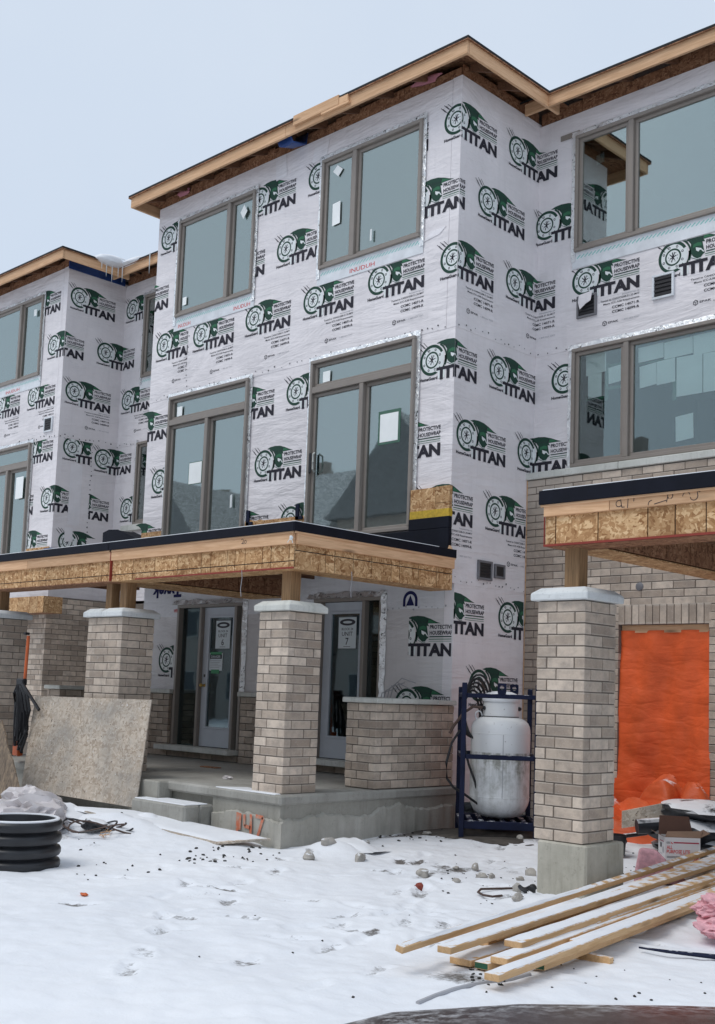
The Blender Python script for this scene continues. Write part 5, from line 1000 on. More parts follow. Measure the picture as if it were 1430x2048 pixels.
obj('inner_snow', MB().lathe([(0, .10), (.15, .09), (.296, .06)], (PX, PY, pz), 40), M['snowcap'], pipe, smooth=True)
st = thing('orange_pole', 'orange pole against the left edge pillar, carrying a black hose bundle', 'pole', (-13.07, 7.38, .55)); obj('shaft', MB().tube([(-13.03, 7.42, .56), (-13.06, 7.45, 1.3), (-13.09, 7.48, 2.06)], .021, 8), M['orange'], st, smooth=True); obj('clamp', MB().box(-13.075, -13.03, 7.40, 7.46, 2.07, 2.10), M['blk'], st); obj('foot_bracket', MB().box(-13.09, -12.96, 7.36, 7.44, .57, .86), M['orange'], st, bevel=.01)
hb_ = thing('hose_bundle', 'thick bundle of black hoses hanging on the orange pole', 'hose', (-12.93, 7.36, .6))
for i in range(11):
    r1 = random.uniform(.02, .13); top = Vector((-13.02 + random.uniform(-.02, .06), 7.36, 1.48)); bot = Vector((-13.0 + .02 * i + random.uniform(-.03, .03), 7.34 + random.uniform(-.04, .03), random.uniform(.6, .95)))
    mid1 = top.lerp(bot, .45) + Vector((-.07 + .028 * i, 0, 0)); mid2 = top.lerp(bot, .75) + Vector((-.05 + .022 * i, 0, 0)); obj('hose', MB().tube([top, top.lerp(mid1, .5) + Vector((.012 * i - .05, -.02, .03)), mid1, mid2, bot], .019, 7), M['blk'], hb_, smooth=True)
obj('hose', MB().tube([(-13.0, 7.36, 1.5), (-12.86, 7.34, 1.42), (-12.68, 7.34, 1.29), (-12.5, 7.35, 1.15)], .02, 7), M['blk'], hb_, smooth=True); obj('hose_clip', MB().box(-13.06, -12.90, 7.33, 7.40, 1.44, 1.52), M['blk'], hb_, bevel=.012)
# snow-covered ramp sheet
rp = MB().slab([(-8.47, 6.93, .045), (-8.26, 7.40, .075), (-9.95, 7.10, .165), (-10.25, 6.62, .18)], (0, 0, .018)); tag(obj('plywood_ramp', rp, M['osb_grey'], None), 'plywood sheet buried under snow in front of the porch steps', 'board')
rs = MB(); n = 16; A = [np.array(p) for p in ((-8.50, 6.945, .064), (-8.285, 7.39, .094), (-9.97, 7.11, .184), (-10.6, 6.55, .205))]
for i in range(n):
    for j in range(n):
        s, t = i / (n - 1), j / (n - 1); p = (A[0] * (1 - t) + A[1] * t) * (1 - s) + (A[3] * (1 - t) + A[2] * t) * s; e_ = min(s * 6, 1, t * 9, (1 - t) * 9); rs.v.append((p[0], p[1], p[2] + .022 * max(e_, 0) ** .5 + random.uniform(-.002, .002)))
rs.f = [(i * n + j, i * n + j + 1, (i + 1) * n + j + 1, (i + 1) * n + j) for i in range(n - 1) for j in range(n - 1)]; rs.mi = [0] * len(rs.f); tag(obj('snow_cover', rs, M['snowcap'], None, smooth=True), 'smooth layer of snow lying on the ramp sheet', 'snow')
def crumple(name, c, size, mat, label, cat, seed, n=30, amp=.5, jag=1.0):
    """crumpled sheet: a heap whose surface is folded by ridged noise"""
    r = np.random.default_rng(seed); u = np.linspace(-1, 1, n); U, V = np.meshgrid(u, u, indexing='ij'); d = np.sqrt(U ** 2 + V ** 2); H = np.clip(1 - d ** 1.7, 0, 1)
    rid = (1 - np.abs(2 * vnoise(U * 2.2 + 9, V * 2.2 + seed, seed))) ** 2 * .6 + (1 - np.abs(2 * vnoise(U * 4.7 + 3, V * 3.1, seed + 1))) * .35 + .2 * vnoise(U * 9, V * 9, seed + 2); Zz = H * (.55 + amp * (rid - .5)) ; Zz = np.maximum(Zz, -.02)
    Xo = U + .12 * jag * vnoise(U * 3, V * 3, seed + 4); Yo = V + .12 * jag * vnoise(U * 3 + 5, V * 3, seed + 5)
    mb = MB(); mb.v = [(c[0] + x * size[0], c[1] + y * size[1], c[2] + z * size[2]) for x, y, z in zip(Xo.ravel(), Yo.ravel(), Zz.ravel())]; mb.f = [(i * n + j, (i + 1) * n + j, (i + 1) * n + j + 1, i * n + j + 1) for i in range(n - 1) for j in range(n - 1)]; mb.mi = [0] * len(mb.f)
    return tag(obj(name, mb, M[mat], None, smooth=True), label, cat)
pm = MB()
for c, rr, sd_ in (((-10.35, 6.05, .16), (.36, .30, .17), 3), ((-10.62, 6.2, .22), (.26, .24, .18), 9), ((-10.1, 6.0, .12), (.22, .2, .11), 14)):
    b0 = len(pm.v); pm.blob(c, rr, 0, sd_, .12, 1, 4); V = np.array(pm.v[b0:]); d = (V - np.array(c)) / np.array(rr)
    f = 1 + .55 * (.5 - np.abs(2 * vnoise(d[:, 0] * 2.2 + 9, d[:, 2] * 2.6 + d[:, 1] * 1.4 + 9, sd_))) + .28 * (.5 - np.abs(2 * vnoise(d[:, 0] * 5 + 30, d[:, 2] * 6 + d[:, 1] * 4 + 30, sd_ + 1)))
    pm.v[b0:] = [tuple(p) for p in np.array(c) + d * f[:, None] * np.array(rr)]
tag(obj('plastic_sheet', pm, M['plastic'], None, smooth=True), 'crumpled clear plastic sheet with snow on it behind the drain pipe', 'plastic sheet')
crumple('snow_mound', (-10.75, 6.55, .07), (.75, .42, .34), 'snowcap', 'mound of snow at the foot of the leaning OSB sheet', 'snow', 9, amp=.15); crumple('snow_mound', (-9.72, 7.02, .13), (.20, .14, .16), 'snowcap', 'small cap of snow at the right foot of the leaning OSB sheet', 'snow', 12, 16, .1)
crumple('snow_mound', (-11.7, 6.1, .05), (.7, .5, .32), 'snowcap', 'snow heap around the foot of the weathered boards', 'snow', 15, amp=.2)
tag(obj('soil_clod', MB().blob((-10.95, 5.75, .14), (.28, .2, .10), seed=6, sub=3), M['soil'], None, smooth=True), 'dark clod of soil left of the plastic sheet', 'soil')
tg = thing('wire_tangle', 'tangle of snowy wire and rags between pipe and porch', 'wire', (-9.6, 6.35, .08))
for i in range(4): obj('wire', MB().tube([(-9.75 + .4 * math.cos(t) * (1 - .1 * i) + .1 * i, 6.33 + .22 * math.sin(t + .4 * i), .10 + .05 * math.sin(2 * t + i) + .03) for t in np.linspace(.3 * i, 4.6 + .3 * i, 18)], .009, 6), M['hosebrown' if i % 2 else 'blk'], tg, smooth=True)
obj('rag', MB().blob((-9.72, 6.40, .13), (.15, .09, .06), seed=13, sub=3), M['blacksheet'], tg, smooth=True)

# ------------------------------------------------------------------ right hand side: tarps, bags, carton, insulation
hang = MB(); nxh, nzh = 40, 60
for i in range(nxh):
    for j in range(nzh):
        u, v = i / (nxh - 1), j / (nzh - 1); x = -7.025 + 1.16 * u; z = 2.31 - 2.0 * v
        fold = .050 * math.sin(7 * u + 1.6 * v) * (.25 + v) + .018 * math.sin(19 * u + 5 * v) + .03 * float(vnoise(np.array([u * 3.0]), np.array([v * 9.0 + u * 2]), 31)[0]) + .02 * float(vnoise(np.array([u * 5.0]), np.array([v * 11.0 - u * 5]), 32)[0]) + .05 * v * v
        hang.v.append((x, UB + .075 - max(fold, -.04) * 1.0, z))
hang.f = [(i * nzh + j, i * nzh + j + 1, (i + 1) * nzh + j + 1, (i + 1) * nzh + j) for i in range(nxh - 1) for j in range(nzh - 1)]; hang.mi = [0] * len(hang.f)
o_ = obj('hanging_tarp', hang, M['tarp'], None, smooth=True); tag(o_, 'bright orange tarp hung over the doorway opening in the brick wall', 'tarp')
def heap(label, c, size, seed, n=46):
    u = np.linspace(-1, 1, n); U, V = np.meshgrid(u, u, indexing='ij'); d = np.sqrt(U ** 2 + V ** 2); H = np.clip(1 - d ** 2.2, 0, 1) ** .7
    wv = U * 1.6 + .9 * vnoise(U * 1.5 + 4, V * 1.5 + 8, seed); Zz = H * (.62 + .30 * np.abs(np.sin(3.1 * wv + V * 1.3)) ** .7 - .16 * np.abs(np.sin(5.3 * V + 2.2 * wv)) + .16 * vnoise(U * 3 + 2, V * 3 + 5, seed + 1) + .05 * vnoise(U * 8, V * 8, seed + 2)) - .02
    mb = MB(); mb.v = [(c[0] + x * size[0], c[1] + y * size[1], c[2] + z * size[2]) for x, y, z in zip((U + .10 * vnoise(U * 3, V * 3, seed + 4)).ravel(), (V + .10 * vnoise(U * 3 + 5, V * 3, seed + 5)).ravel(), Zz.ravel())]
    mb.f = [(i * n + j, (i + 1) * n + j, (i + 1) * n + j + 1, i * n + j + 1) for i in range(n - 1) for j in range(n - 1)]; mb.mi = [0] * len(mb.f); tag(obj('tarp_heap', mb, M['tarp_snow'], None, smooth=True), label, 'tarp')
heap('crumpled orange tarp end heaped on the ground with snow in its folds', (-6.62, 10.85, .10), (.85, .55, .50), 21); heap('raised fold of the orange tarp behind the black bags', (-6.05, 11.05, .15), (.62, .34, .74), 28)
tag(obj('black_bag', MB().blob((-5.30, 10.2, .50), (.42, .34, .10), seed=41, jit=.16, sub=3), M['blacksheet'], None, smooth=True), 'flattened black sheet folded on top of the pile, white with snow', 'sheet')
tag(obj('black_bag', MB().blob((-5.32, 10.1, .32), (.46, .32, .12), seed=44, jit=.18, sub=3), M['blacksheet'], None, smooth=True), 'middle black sheet of the pile with a snowy fold', 'sheet'); tag(obj('black_bag', MB().blob((-5.22, 10.2, .14), (.55, .36, .13), seed=47, jit=.15, sub=3), M['blacksheet'], None, smooth=True), 'lowest black sheet of the pile beside the carton', 'sheet')
rl = MB(); rl.tube([(-5.72, 9.72, .34), (-5.45, 10.0, .38), (-5.15, 10.25, .32)], .07, 12); tag(obj('sheet_roll', rl, M['blacksheet'], None, smooth=True), 'thin black roll lying on the sheet pile', 'roll')
tag(obj('board_offcut', MB().slab([(-6.02, 9.95, .28), (-5.68, 10.15, .36), (-5.68, 10.15, .54), (-6.02, 9.95, .44)], (-.012, .018, .004)), M['osb_grey'], None), 'small grey board offcut standing between tarp and carton', 'board')
for pts_, l_ in (([(-6.75, 10.2, .13), (-6.3, 9.95, .16), (-5.8, 9.65, .20)], 'snowy pole lying left of the carton, nearest the wall'), ([(-6.55, 9.55, .10), (-6.25, 9.9, .15), (-5.95, 10.3, .22)], 'black pole crossing the snowy pole')): tag(obj('pole', MB().tube(pts_, .022, 8), M['blacksheet'], None, smooth=True), l_, 'pole')
tag(obj('black_bucket', MB().lathe([(.10, .02), (.115, .2), (.108, .2), (.095, .03), (0, .03)], (-5.78, 9.42, .08), 24), M['blk'], None, smooth=True), 'small black bucket left of the white carton', 'bucket')
# carton: local frame a along its front, b to the back
cb0 = Vector((-5.19, 9.30, gz(-5.19, 9.30) + .01)); ca = Vector((.52, .50, 0)).normalized(); cbk = Vector((-.50, .52, 0)).normalized(); cwid, cdep, chi = .31, .23, .255
ct = thing('cardboard_box', 'open white carton printed with red lettering behind the lumber', 'box', cb0)
def cp(a, b, z): p = cb0 + ca * a + cbk * b; return (p.x, p.y, cb0.z + z)
wl = MB(); e = .006
for q, off in (([cp(0, 0, 0), cp(cwid, 0, 0), cp(cwid, 0, chi), cp(0, 0, chi)], cbk * e), ([cp(0, cdep, 0), cp(cwid, cdep, 0), cp(cwid, cdep, chi), cp(0, cdep, chi)], -cbk * e), ([cp(0, e, 0), cp(0, cdep - e, 0), cp(0, cdep - e, chi), cp(0, e, chi)], ca * e), ([cp(cwid, e, 0), cp(cwid, cdep - e, 0), cp(cwid, cdep - e, chi), cp(cwid, e, chi)], -ca * e), ([cp(0, 0, 0), cp(cwid, 0, 0), cp(cwid, cdep, 0), cp(0, cdep, 0)], Vector((0, 0, e)))): wl.slab(q, tuple(off))
obj('carton_body', wl, M['boxwhite'], ct)
obj('flap', MB().slab([cp(0, cdep, chi), cp(cwid, cdep, chi), cp(cwid - .03, cdep + .03, chi + .16), cp(.015, cdep + .03, chi + .165)], tuple(-cbk * .004)), M['cardin'], ct); obj('flap', MB().slab([cp(0, 0, chi), cp(cwid, 0, chi), cp(cwid + .06, .13, chi + .045), cp(.05, .12, chi + .035)], (0, 0, .004)), M['card'], ct); obj('flap', MB().slab([cp(0, .01, chi), cp(0, cdep - .01, chi), cp(-.07, cdep - .02, chi + .035), cp(-.07, .02, chi + .03)], (0, 0, .004)), M['card'], ct); obj('flap', MB().slab([cp(cwid, .01, chi), cp(cwid, cdep - .01, chi), cp(cwid + .09, cdep - .01, chi + .05), cp(cwid + .09, .02, chi + .04)], (0, 0, .004)), M['card'], ct)
tx = Flat(); tx.rect(.075, cwid - .012, .205, .216, 1, 1); tx.text('CGC', .013, .201, .016, 2, 1, .02, .033); tx.poly([(.048, .216), (.056, .216), (.062, .206), (.07, .206), (.066, .198), (.056, .2)], 0, 2); tx.text('ALL', .014, .155, .030, 0, 1, .02, .052); tx.text('PURPOSE LITE', .014, .118, .030, 0, 1, .02, .205); tx.rect(.13, .215, .106, .110, 0, 1)
for i, (a, z) in enumerate(((.13, .088), (.15, .078), (.05, .05), (.052, .03), (.045, .02))): tx.rect(.016, a, z, z + .004, 2, 1)
for i in range(7):
    for j in range(i + 1): tx.rect(cwid - .105 + i * .013, cwid - .094 + i * .013, .012 + j * .0125, .0225 + j * .0125, 0 if (i + j) % 3 else 1, 1)
obj('lettering', tx.mesh('lettering', [M['p_red'], M['p_dkred'], M['p_ink']], lambda a, b, q: cp(a, -.001 - q, b)), None, ct)
t2 = Flat(); t2.rect(.05, .10, .155, .195, 0, 1); t2.rect(.04, .17, .21, .216, 1, 1); t2.ring(.15, .14, 0, .03, 2, 1); t2.rect(.05, .12, .10, .105, 2, 1); t2.rect(.05, .13, .07, .075, 2, 1); obj('lettering', t2.mesh('lettering', [M['p_ink'], M['p_dkred'], M['p_grey']], lambda a, b, q: cp(-.001 - q, .21 - a, b)), None, ct)
pi = MB(); n = 16
def pinkblock(label, c, r, seed, quad=None):
    mb = MB().blob(c, r, 0, seed, .26, 1, 4); q = random.Random(seed); V = np.array(mb.v); d = (V - np.array(c)) / np.array(r)
    f = 1 + .20 * vnoise(d[:, 0] * 3 + 9, d[:, 2] * 5 + d[:, 1] * 2 + 9, seed) + .22 * vnoise(d[:, 0] * 9 + 30, d[:, 2] * 12 + d[:, 1] * 7 + 30, seed + 1) + np.array([q.uniform(-.05, .05) for _ in mb.v])
    mb.v = [tuple(p) for p in np.array(c) + d * f[:, None] * np.array(r)]; tag(obj('insulation_batt', mb, M['pink'], None), label, 'insulation')
pb = MB().hexa([(-5.06, 8.55, .02), (-4.70, 8.85, .02), (-4.80, 8.98, .02), (-5.14, 8.68, .02)], [(-5.03, 8.60, .30), (-4.93, 8.70, .29), (-4.98, 8.77, .29), (-5.09, 8.69, .30)])
o_ = obj('insulation_batt', pb, M['pink'], None); bv = o_.modifiers.new('soft', 'BEVEL'); bv.width = .03; bv.segments = 3; tag(o_, 'pink insulation batt standing between the pillar and the carton', 'insulation')
pinkblock('pink insulation wad lying at the right edge in front of the lumber, upper piece', (-3.62, 7.22, .19), (.125, .14, .07), 61); pinkblock('pink insulation wad lying at the right edge in front of the lumber, lower piece', (-3.59, 7.08, .08), (.14, .14, .062), 66)

# ------------------------------------------------------------------ lumber pile: every board its own
LG = 'loose lumber boards in the pile'
def board(label, x, y, z, ang, ln, wd=.089, th=.038, roll=0.0, pitch=.0, end=None):
    d = Vector((math.cos(math.radians(ang)), math.sin(math.radians(ang)), pitch)).normalized()
    key = (round(wd, 3), round(th, 3), round(ln, 2)); me = MB().box(-wd / 2, wd / 2, 0, ln, 0, th).mesh('lumber_board', M['lumber'], bevel=.003)
    o = bpy.data.objects.new('lumber_board', me); COL.objects.link(o); o.rotation_mode = 'QUATERNION'
    right = d.cross(Vector((0, 0, 1))).normalized(); upv = right.cross(d); m3 = Matrix((right, d, upv)).transposed()
    o.rotation_quaternion = (m3 @ Matrix.Rotation(roll, 3, 'Y')).to_quaternion(); o.location = (x, y, z); tag(o, label, 'board', LG)
    if end:
        c = obj('painted_end', MB().box(-wd / 2 + .004, wd / 2 - .004, -.0015, -.0005, .004, th - .004), M[end]); c.parent = o
    sn = MB(); n = 40
    for i in range(n + 1):
        for j in range(5): yy = .02 + (ln - .04) * i / n; xx = (-.5 + j / 4) * (wd - .012); hgt = .012 * (1 - abs(-.5 + j / 4) * 1.6) * (.6 + .8 * random.random()); sn.v.append((xx + random.uniform(-.004, .004), yy, th - .001 + (hgt if 0 < i < n else 0) * max(0, min(1, (ln * .44 - yy) * 1.2))))
    sn.f = [(i * 5 + j, i * 5 + j + 1, (i + 1) * 5 + j + 1, (i + 1) * 5 + j) for i in range(n) for j in range(4)]; sn.mi = [0] * len(sn.f)
    if abs(roll) < .5: c = obj('snow_cover', sn, M['snowcap'], None, smooth=True); c.parent = o
    return o
board('front lumber board resting on the snow with a green painted end', -3.80, 5.42, .012, 98.0, 5.6, end='greenend', pitch=.008); board('long snowy lumber board in front, its square end nearest the camera', -3.69, 4.86, .055, 97.6, 5.8, .089, pitch=.008)
board('snow covered lumber board with its end under the others', -3.90, 5.20, .052, 97.8, 5.6, .11, pitch=.008); board('lumber board with a green end low in the middle of the pile', -3.99, 5.16, .014, 97.0, 5.6, end='greenend', pitch=.008)
board('short lumber board stepped back on top in the middle of the pile', -3.985, 5.44, .094, 97.2, 5.6, .115, pitch=.012); board('wide lumber plank underneath at the back of the pile', -4.13, 5.15, .012, 97.2, 5.6, .14, pitch=.008)
board('snowy lumber board on top of the pile, second from the back', -4.10, 4.97, .105, 97.3, 5.8, .089, pitch=.014); board('rough dark edged lumber board at the back of the pile', -4.235, 4.75, .115, 98.6, 6.0, .05, .038, .25, pitch=.014)
board('bare lumber board wedged behind the top snowy board', -4.19, 5.5, .098, 98.4, 5.6, .10, pitch=.018); board('lumber board filling the back of the pile under the rough one', -4.27, 5.5, .05, 98.8, 5.6, .12, pitch=.012); board('lumber board showing only its far bare end at the right', -4.10, 6.4, .075, 97.2, 4.8, .12, pitch=.014); board('lumber board hidden between the front boards', -3.86, 5.9, .06, 97.8, 5.0, .10, pitch=.010)
for q in ((-3.98, 6.0), (-4.2, 8.2)):
    tag(obj('lumber_offcut', MB().box(q[0] - .25, q[0] + .28, q[1], q[1] + .04, gz(*q) - .02, .012), M['lumber'], None), 'short offcut lying under the lumber pile, ' + ('near end' if q[1] < 7 else 'far end'), 'board')

# ------------------------------------------------------------------ stones and litter
SGp = 'stones on the snow'
def onZ(u, v, z=0.0):
    d = F_ + R_ * ((u - 717.5) / 2290.65) - U_ * ((v - 1136.75) / 2290.65); t = (z - 1.5) / d.z; return d.x * t, d.y * t
STN = [(618, 1710, .085, .06, .07, 'long grey stone lying right of the porch corner'), (845, 1742, .08, .05, .06, 'largest pale stone in the middle of the snow, apart from the others'), (720, 1712, .09, .06, .07, 'brownish stone beside the low snow hump'), (950, 1732, .06, .04, .045, 'flat pale stone of the group left of the concrete block, farthest back'), (963, 1747, .065, .045, .04, 'snowy flat stone at the front of the group left of the concrete block'), (983, 1746, .05, .035, .04, 'small stone at the right of the group of flat stones'),
       (1061, 1743, .075, .045, .06, 'round snow capped stone next to the concrete block'), (1040, 1752, .05, .035, .03, 'dark flat stone left of the snow capped stone'), (913, 1758, .04, .03, .035, 'small grey stone left of the wire loop'), (1033, 1777, .05, .04, .055, 'grey stone behind the black clamp'), (1035, 1794, .06, .04, .05, 'snowy stone in front of the black clamp'), (1040, 1688, .05, .04, .045, 'lone stone under the cage side by the pillar'),
       (912, 1731, .035, .028, .022, 'dark pebble in the middle of the snow'), (655, 1698, .09, .05, .06, 'stone on the snow hump right of the porch corner'), (735, 1683, .05, .03, .03, 'pebble at the foot of the porch wall, left one'), (855, 1672, .06, .04, .03, 'pebble at the foot of the porch wall, right one')]
for i, (u, v, a, b, c, l) in enumerate(STN):
    x, y = onZ(u, v, .04); z = gz(x, y); o_ = obj('stone', MB().blob((0, 0, 0), (a * .82, b * .82, c * .8), 0, 70 + i, .18, 1, 2), M['pebble'], None, smooth=True); o_.location = (x, y, z + c * .28); o_.rotation_euler = (0, 0, random.uniform(0, 3)); tag(o_, l, 'stone', SGp)
x, y = onZ(838, 1769, .02); o_ = obj('brick_chip', MB().blob((x, y, gz(x, y) + .02), (.04, .03, .03), 0, 90, .2), M['brickred'], None); tag(o_, 'small red brick chip in the snow', 'stone')
crumple('snow_hump', (-7.75, 7.95, .03), (.34, .22, .16), 'snowcap', 'low hump of snow right of the porch corner', 'snow', 33, 22, .2)
gr = MB(); q = random.Random(5)
def grit(u0, u1, v0, v1, n, r0, r1):
    for _ in range(n):
        x, y = onZ(q.uniform(u0, u1), q.uniform(v0, v1), .03); r = q.uniform(r0, r1); gr.blob((x, y, gz(x, y) + r * .3), (r, r * .8, r * .6), 0, q.randrange(999), .3, 1, 1)
grit(345, 570, 1690, 1722, 45, .008, .02); grit(120, 330, 1660, 1745, 18, .008, .018); grit(300, 1000, 1740, 2000, 12, .005, .012); grit(700, 905, 1655, 1690, 60, .008, .022); grit(880, 1070, 1700, 1800, 24, .006, .014); grit(1080, 1420, 1890, 1990, 16, .005, .012); grit(1240, 1300, 1690, 1760, 20, .006, .014); grit(940, 1010, 1925, 1965, 30, .006, .014)
o_ = obj('grit', gr, M['coal'], None); o_['kind'] = 'stuff'; o_['label'] = 'dark grit and clods scattered over the snow'; o_['category'] = 'grit'
wl_ = MB(); wl_.tube([(*onZ(1028, 1779, .02), .03), (*onZ(985, 1780, .02), .03), (*onZ(962, 1782, .02), .035), (*onZ(956, 1787, .02), .03), (*onZ(966, 1793, .02), .03), (*onZ(985, 1796, .02), .03), (*onZ(1004, 1794, .02), .03)], .009, 7); tag(obj('wire_loop', wl_, M['hosebrown'], None, smooth=True), 'bent brown wire loop lying on the snow left of the concrete block', 'wire')
x, y = onZ(1051, 1787, .03); cl = MB().tube([(x + .05 * math.cos(t) * .9, y + .04 * math.sin(t), gz(x, y) + .03 + .012 * math.sin(2 * t)) for t in np.linspace(0, 5.6, 14)], .017, 7).blob((x + .05, y + .02, gz(x, y) + .04), (.03, .035, .03), 0, 5); tag(obj('black_clamp', cl, M['blk'], None, smooth=True), 'small black clamp lying by the stones in front of the concrete block', 'clamp')
bs = MB().tube([(*onZ(1278, 1895, .01), .01), (*onZ(1330, 1904, .01), .014), (*onZ(1380, 1909, .01), .012), (*onZ(1440, 1917, .01), .016)], [.006, .010, .013, .016], 7); tag(obj('blue_strap', bs, M['bluesteel'], None, smooth=True), 'dark blue strap lying on the snow at the right edge', 'strap')
gc = MB(); gc.tube([(*onZ(u, v, .0), gz(*onZ(u, v, .0)) + .004) for u, v in ((835, 2010), (870, 1998), (905, 1988), (945, 1977), (985, 1966), (1020, 1958), (1060, 1948))], .012, 7); tag(obj('ground_cable', gc, M['p_grey'], None, smooth=True), 'grey cable half buried in the snow in front of the lumber', 'cable')
x, y = onZ(532, 1664, .1)
tw = MB()
for i in range(7): a = random.uniform(0, 3.1); x0, y0 = onZ(213 + random.uniform(-8, 8), 1664 + random.uniform(-3, 3), .08); tw.tube([(x0 - .05 * math.cos(a), y0 - .05 * math.sin(a), gz(x0, y0) + .015), (x0 + .06 * math.cos(a), y0 + .06 * math.sin(a), gz(x0, y0) + .03)], .004, 5)
tag(obj('twig_bundle', tw, M['fascia_x'], None), 'few pale twigs lying in the snow by the ramp', 'twigs')
x, y = onZ(168, 1787, 0); tag(obj('red_scrap', MB().blob((x, y, gz(x, y) + .012), (.035, .02, .012), 0, 8, .3), M['orange'], None), 'tiny red scrap on the open snow left of centre', 'scrap')
x, y = -10.4, 8.45; tag(obj('litter', MB().blob((*onZ(455, 1558, .5), .515), (.055, .035, .022), 0, 15, .3), M['plastic'], None), 'crumpled white scrap lying on the porch slab', 'litter'); tag(obj('flat_offcut', MB().box(-11.55, -11.25, 9.1, 9.2, .4985, .512), M['osb_dk'], None), 'dark offcut lying on the porch before the door', 'board')
cw = MB()
for i in range(4): cw.tube([(-9.30 + .05 * i, 9.98, 1.452), (-9.27 + .06 * i, 9.96, 1.50 + .03 * i), (-9.16 + .07 * i, 9.95, 1.53 + .05 * i), (-9.02 + .09 * i, 9.97, 1.56 + .07 * (i % 2))], .006, 5)
tag(obj('loose_wire', cw, M['p_grey'], None), 'loose grey wires on the ledge beside the right front door', 'wire')

# ------------------------------------------------------------------ parked car: only the far edge of its bonnet is in view
e_l = Vector((R_.x, R_.y, 0)).normalized(); e_w = Vector((F_.x, F_.y, 0)).normalized(); cv = thing('parked_car', 'dark maroon car bonnet dusted with snow along the bottom edge', 'car', tuple(e_l * 1.9 + e_w * 1.25))
def cl3(l, w_, z): p = e_l * l + e_w * w_; return (p.x, p.y, z)
stn = [(-.32, .55, .66), (-.25, .70, .93), (-.12, .80, 1.0), (.02, .85, 1.028), (.25, .875, 1.044), (.55, .88, 1.05), (.9, .88, 1.05), (1.25, .88, 1.055), (3.6, .88, 1.05), (4.1, .84, 1.03), (4.3, .72, .93), (4.35, .6, .6)]
WC = 1.22; body = MB(); m_ = 41
for l, hw, zt in stn:
    for j in range(m_):
        t = math.pi * j / (m_ - 1); c, s = math.cos(t), math.sin(t); ww = hw * math.copysign(abs(c) ** .42, c); zz = .30 + (zt - .30) * (abs(s) ** .15) - .02 * (ww / .88) ** 2
        body.v.append(cl3(l + .16 * (ww / .88) ** 2 * (1 if l < .5 else 0) * max(0, 1 - (l + .32) / .9), WC + ww, zz if 0 < j < m_ - 1 else .26))
ns = len(stn); body.f = [(i * m_ + j, i * m_ + j + 1, (i + 1) * m_ + j + 1, (i + 1) * m_ + j) for i in range(ns - 1) for j in range(m_ - 1)] + [tuple(range(m_))[::-1], tuple(range((ns - 1) * m_, ns * m_))]; body.mi = [0] * len(body.f); obj('car_body', body, M['car'], cv, smooth=True)
cab = MB(); kk = [(1.15, .78, 1.06), (1.85, .62, 1.42), (3.0, .62, 1.44), (3.75, .74, 1.0)]
for l, hw, z in kk: cab.v += [cl3(l, WC - hw, z), cl3(l, WC + hw, z), cl3(l, WC - .80, .95), cl3(l, WC + .80, .95)]
cab.f = [(0, 1, 5, 4), (4, 5, 9, 8), (8, 9, 13, 12), (2, 0, 4, 6), (6, 4, 8, 10), (10, 8, 12, 14), (1, 3, 7, 5), (5, 7, 11, 9), (9, 11, 15, 13)]; cab.mi = [1, 0, 1, 1, 1, 1, 1, 1, 1]; obj('cabin', cab, [M['car'], M['h_glass']], cv)
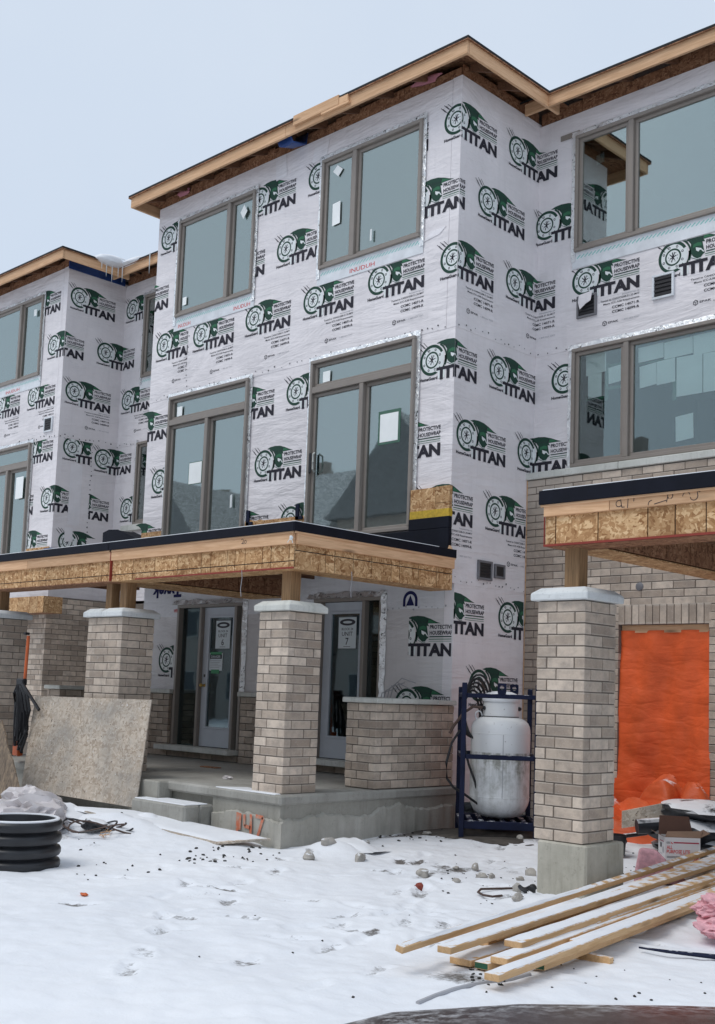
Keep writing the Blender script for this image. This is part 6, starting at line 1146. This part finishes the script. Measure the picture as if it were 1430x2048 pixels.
for l in (.35, 3.35):
    for s in (-1, 1):
        wv = MB(); n = 24
        for r_, o_ in ((.20, .0), (.31, .0), (.32, .03), (.32, .17), (.31, .2), (.2, .2)): wv.v += [cl3(l + r_ * math.cos(t), WC + s * (.87 - o_), .32 + r_ * math.sin(t)) for t in np.linspace(0, 2 * math.pi, n + 1)[:-1]]
        wv.f = [(i * n + j, i * n + (j + 1) % n, (i + 1) * n + (j + 1) % n, (i + 1) * n + j) for i in range(5) for j in range(n)]; wv.mi = [0] * len(wv.f); wo_ = obj('wheel', wv, M['rubber'], cv, smooth=True)
        rim = MB(); rim.add([cl3(l + .2 * math.cos(t), WC + s * .855, .32 + .2 * math.sin(t)) for t in np.linspace(0, 2 * math.pi, n + 1)[:-1]], [tuple(range(n))]); obj('rim', rim, M['steel'], wo_)

# ------------------------------------------------------------------ houses across the street: seen only as reflections in the glass
for i in range(7):
    x0 = -52 + i * 8.2; y1 = -15.0; z1 = 7.9 + (i * 37 % 5) * .3; hx = 7.4
    t = thing('street_house', 'dark roofed house across the street, %s from the left in its row' % ('first', 'second', 'third', 'fourth', 'fifth', 'sixth', 'seventh')[i], 'house', (x0 + hx / 2, y1 - 4.5, 0), 'houses across the street')
    obj('wall', MB().box(x0, x0 + hx, y1 - 9, y1, -.2, z1), M['h_brick'], t)
    ry = y1 - 4.5; zr = z1 + 3.9
    if i % 2: rf = MB().add([(x0 - .4, y1 + .4, z1 - .1), (x0 + hx + .4, y1 + .4, z1 - .1), (x0 + hx + .4, y1 - 9.4, z1 - .1), (x0 - .4, y1 - 9.4, z1 - .1), (x0 + 2.2, ry, zr), (x0 + hx - 2.2, ry, zr)], [(0, 1, 5, 4), (1, 2, 5), (2, 3, 4, 5), (3, 0, 4), (3, 2, 1, 0)])
    else: rf = MB().add([(x0 - .4, y1 + .4, z1 - .1), (x0 + hx + .4, y1 + .4, z1 - .1), (x0 + hx + .4, y1 - 9.4, z1 - .1), (x0 - .4, y1 - 9.4, z1 - .1), (x0 + hx / 2, y1 + .4, zr + .3), (x0 + hx / 2, y1 - 9.4, zr + .3)], [(0, 1, 4), (1, 2, 5, 4), (2, 3, 5), (3, 0, 4, 5), (3, 2, 1, 0)])
    r_o = obj('roof', rf, M['h_roof'], t); obj('chimney', MB().box(x0 + 1.5, x0 + 2.1, ry - 1, ry - .4, z1 + .5, zr + .8), M['h_brick'], r_o)
    for zx in (.9, 3.9):
        for k in (.8, 3.1, 5.3): wn = obj('window', MB().box(x0 + k, x0 + k + 1.3, y1, y1 + .06, zx, zx + 1.4), M['h_trim'], t); obj('pane', MB().box(x0 + k + .07, x0 + k + 1.23, y1 + .061, y1 + .07, zx + .07, zx + 1.33), M['h_glass'], wn)
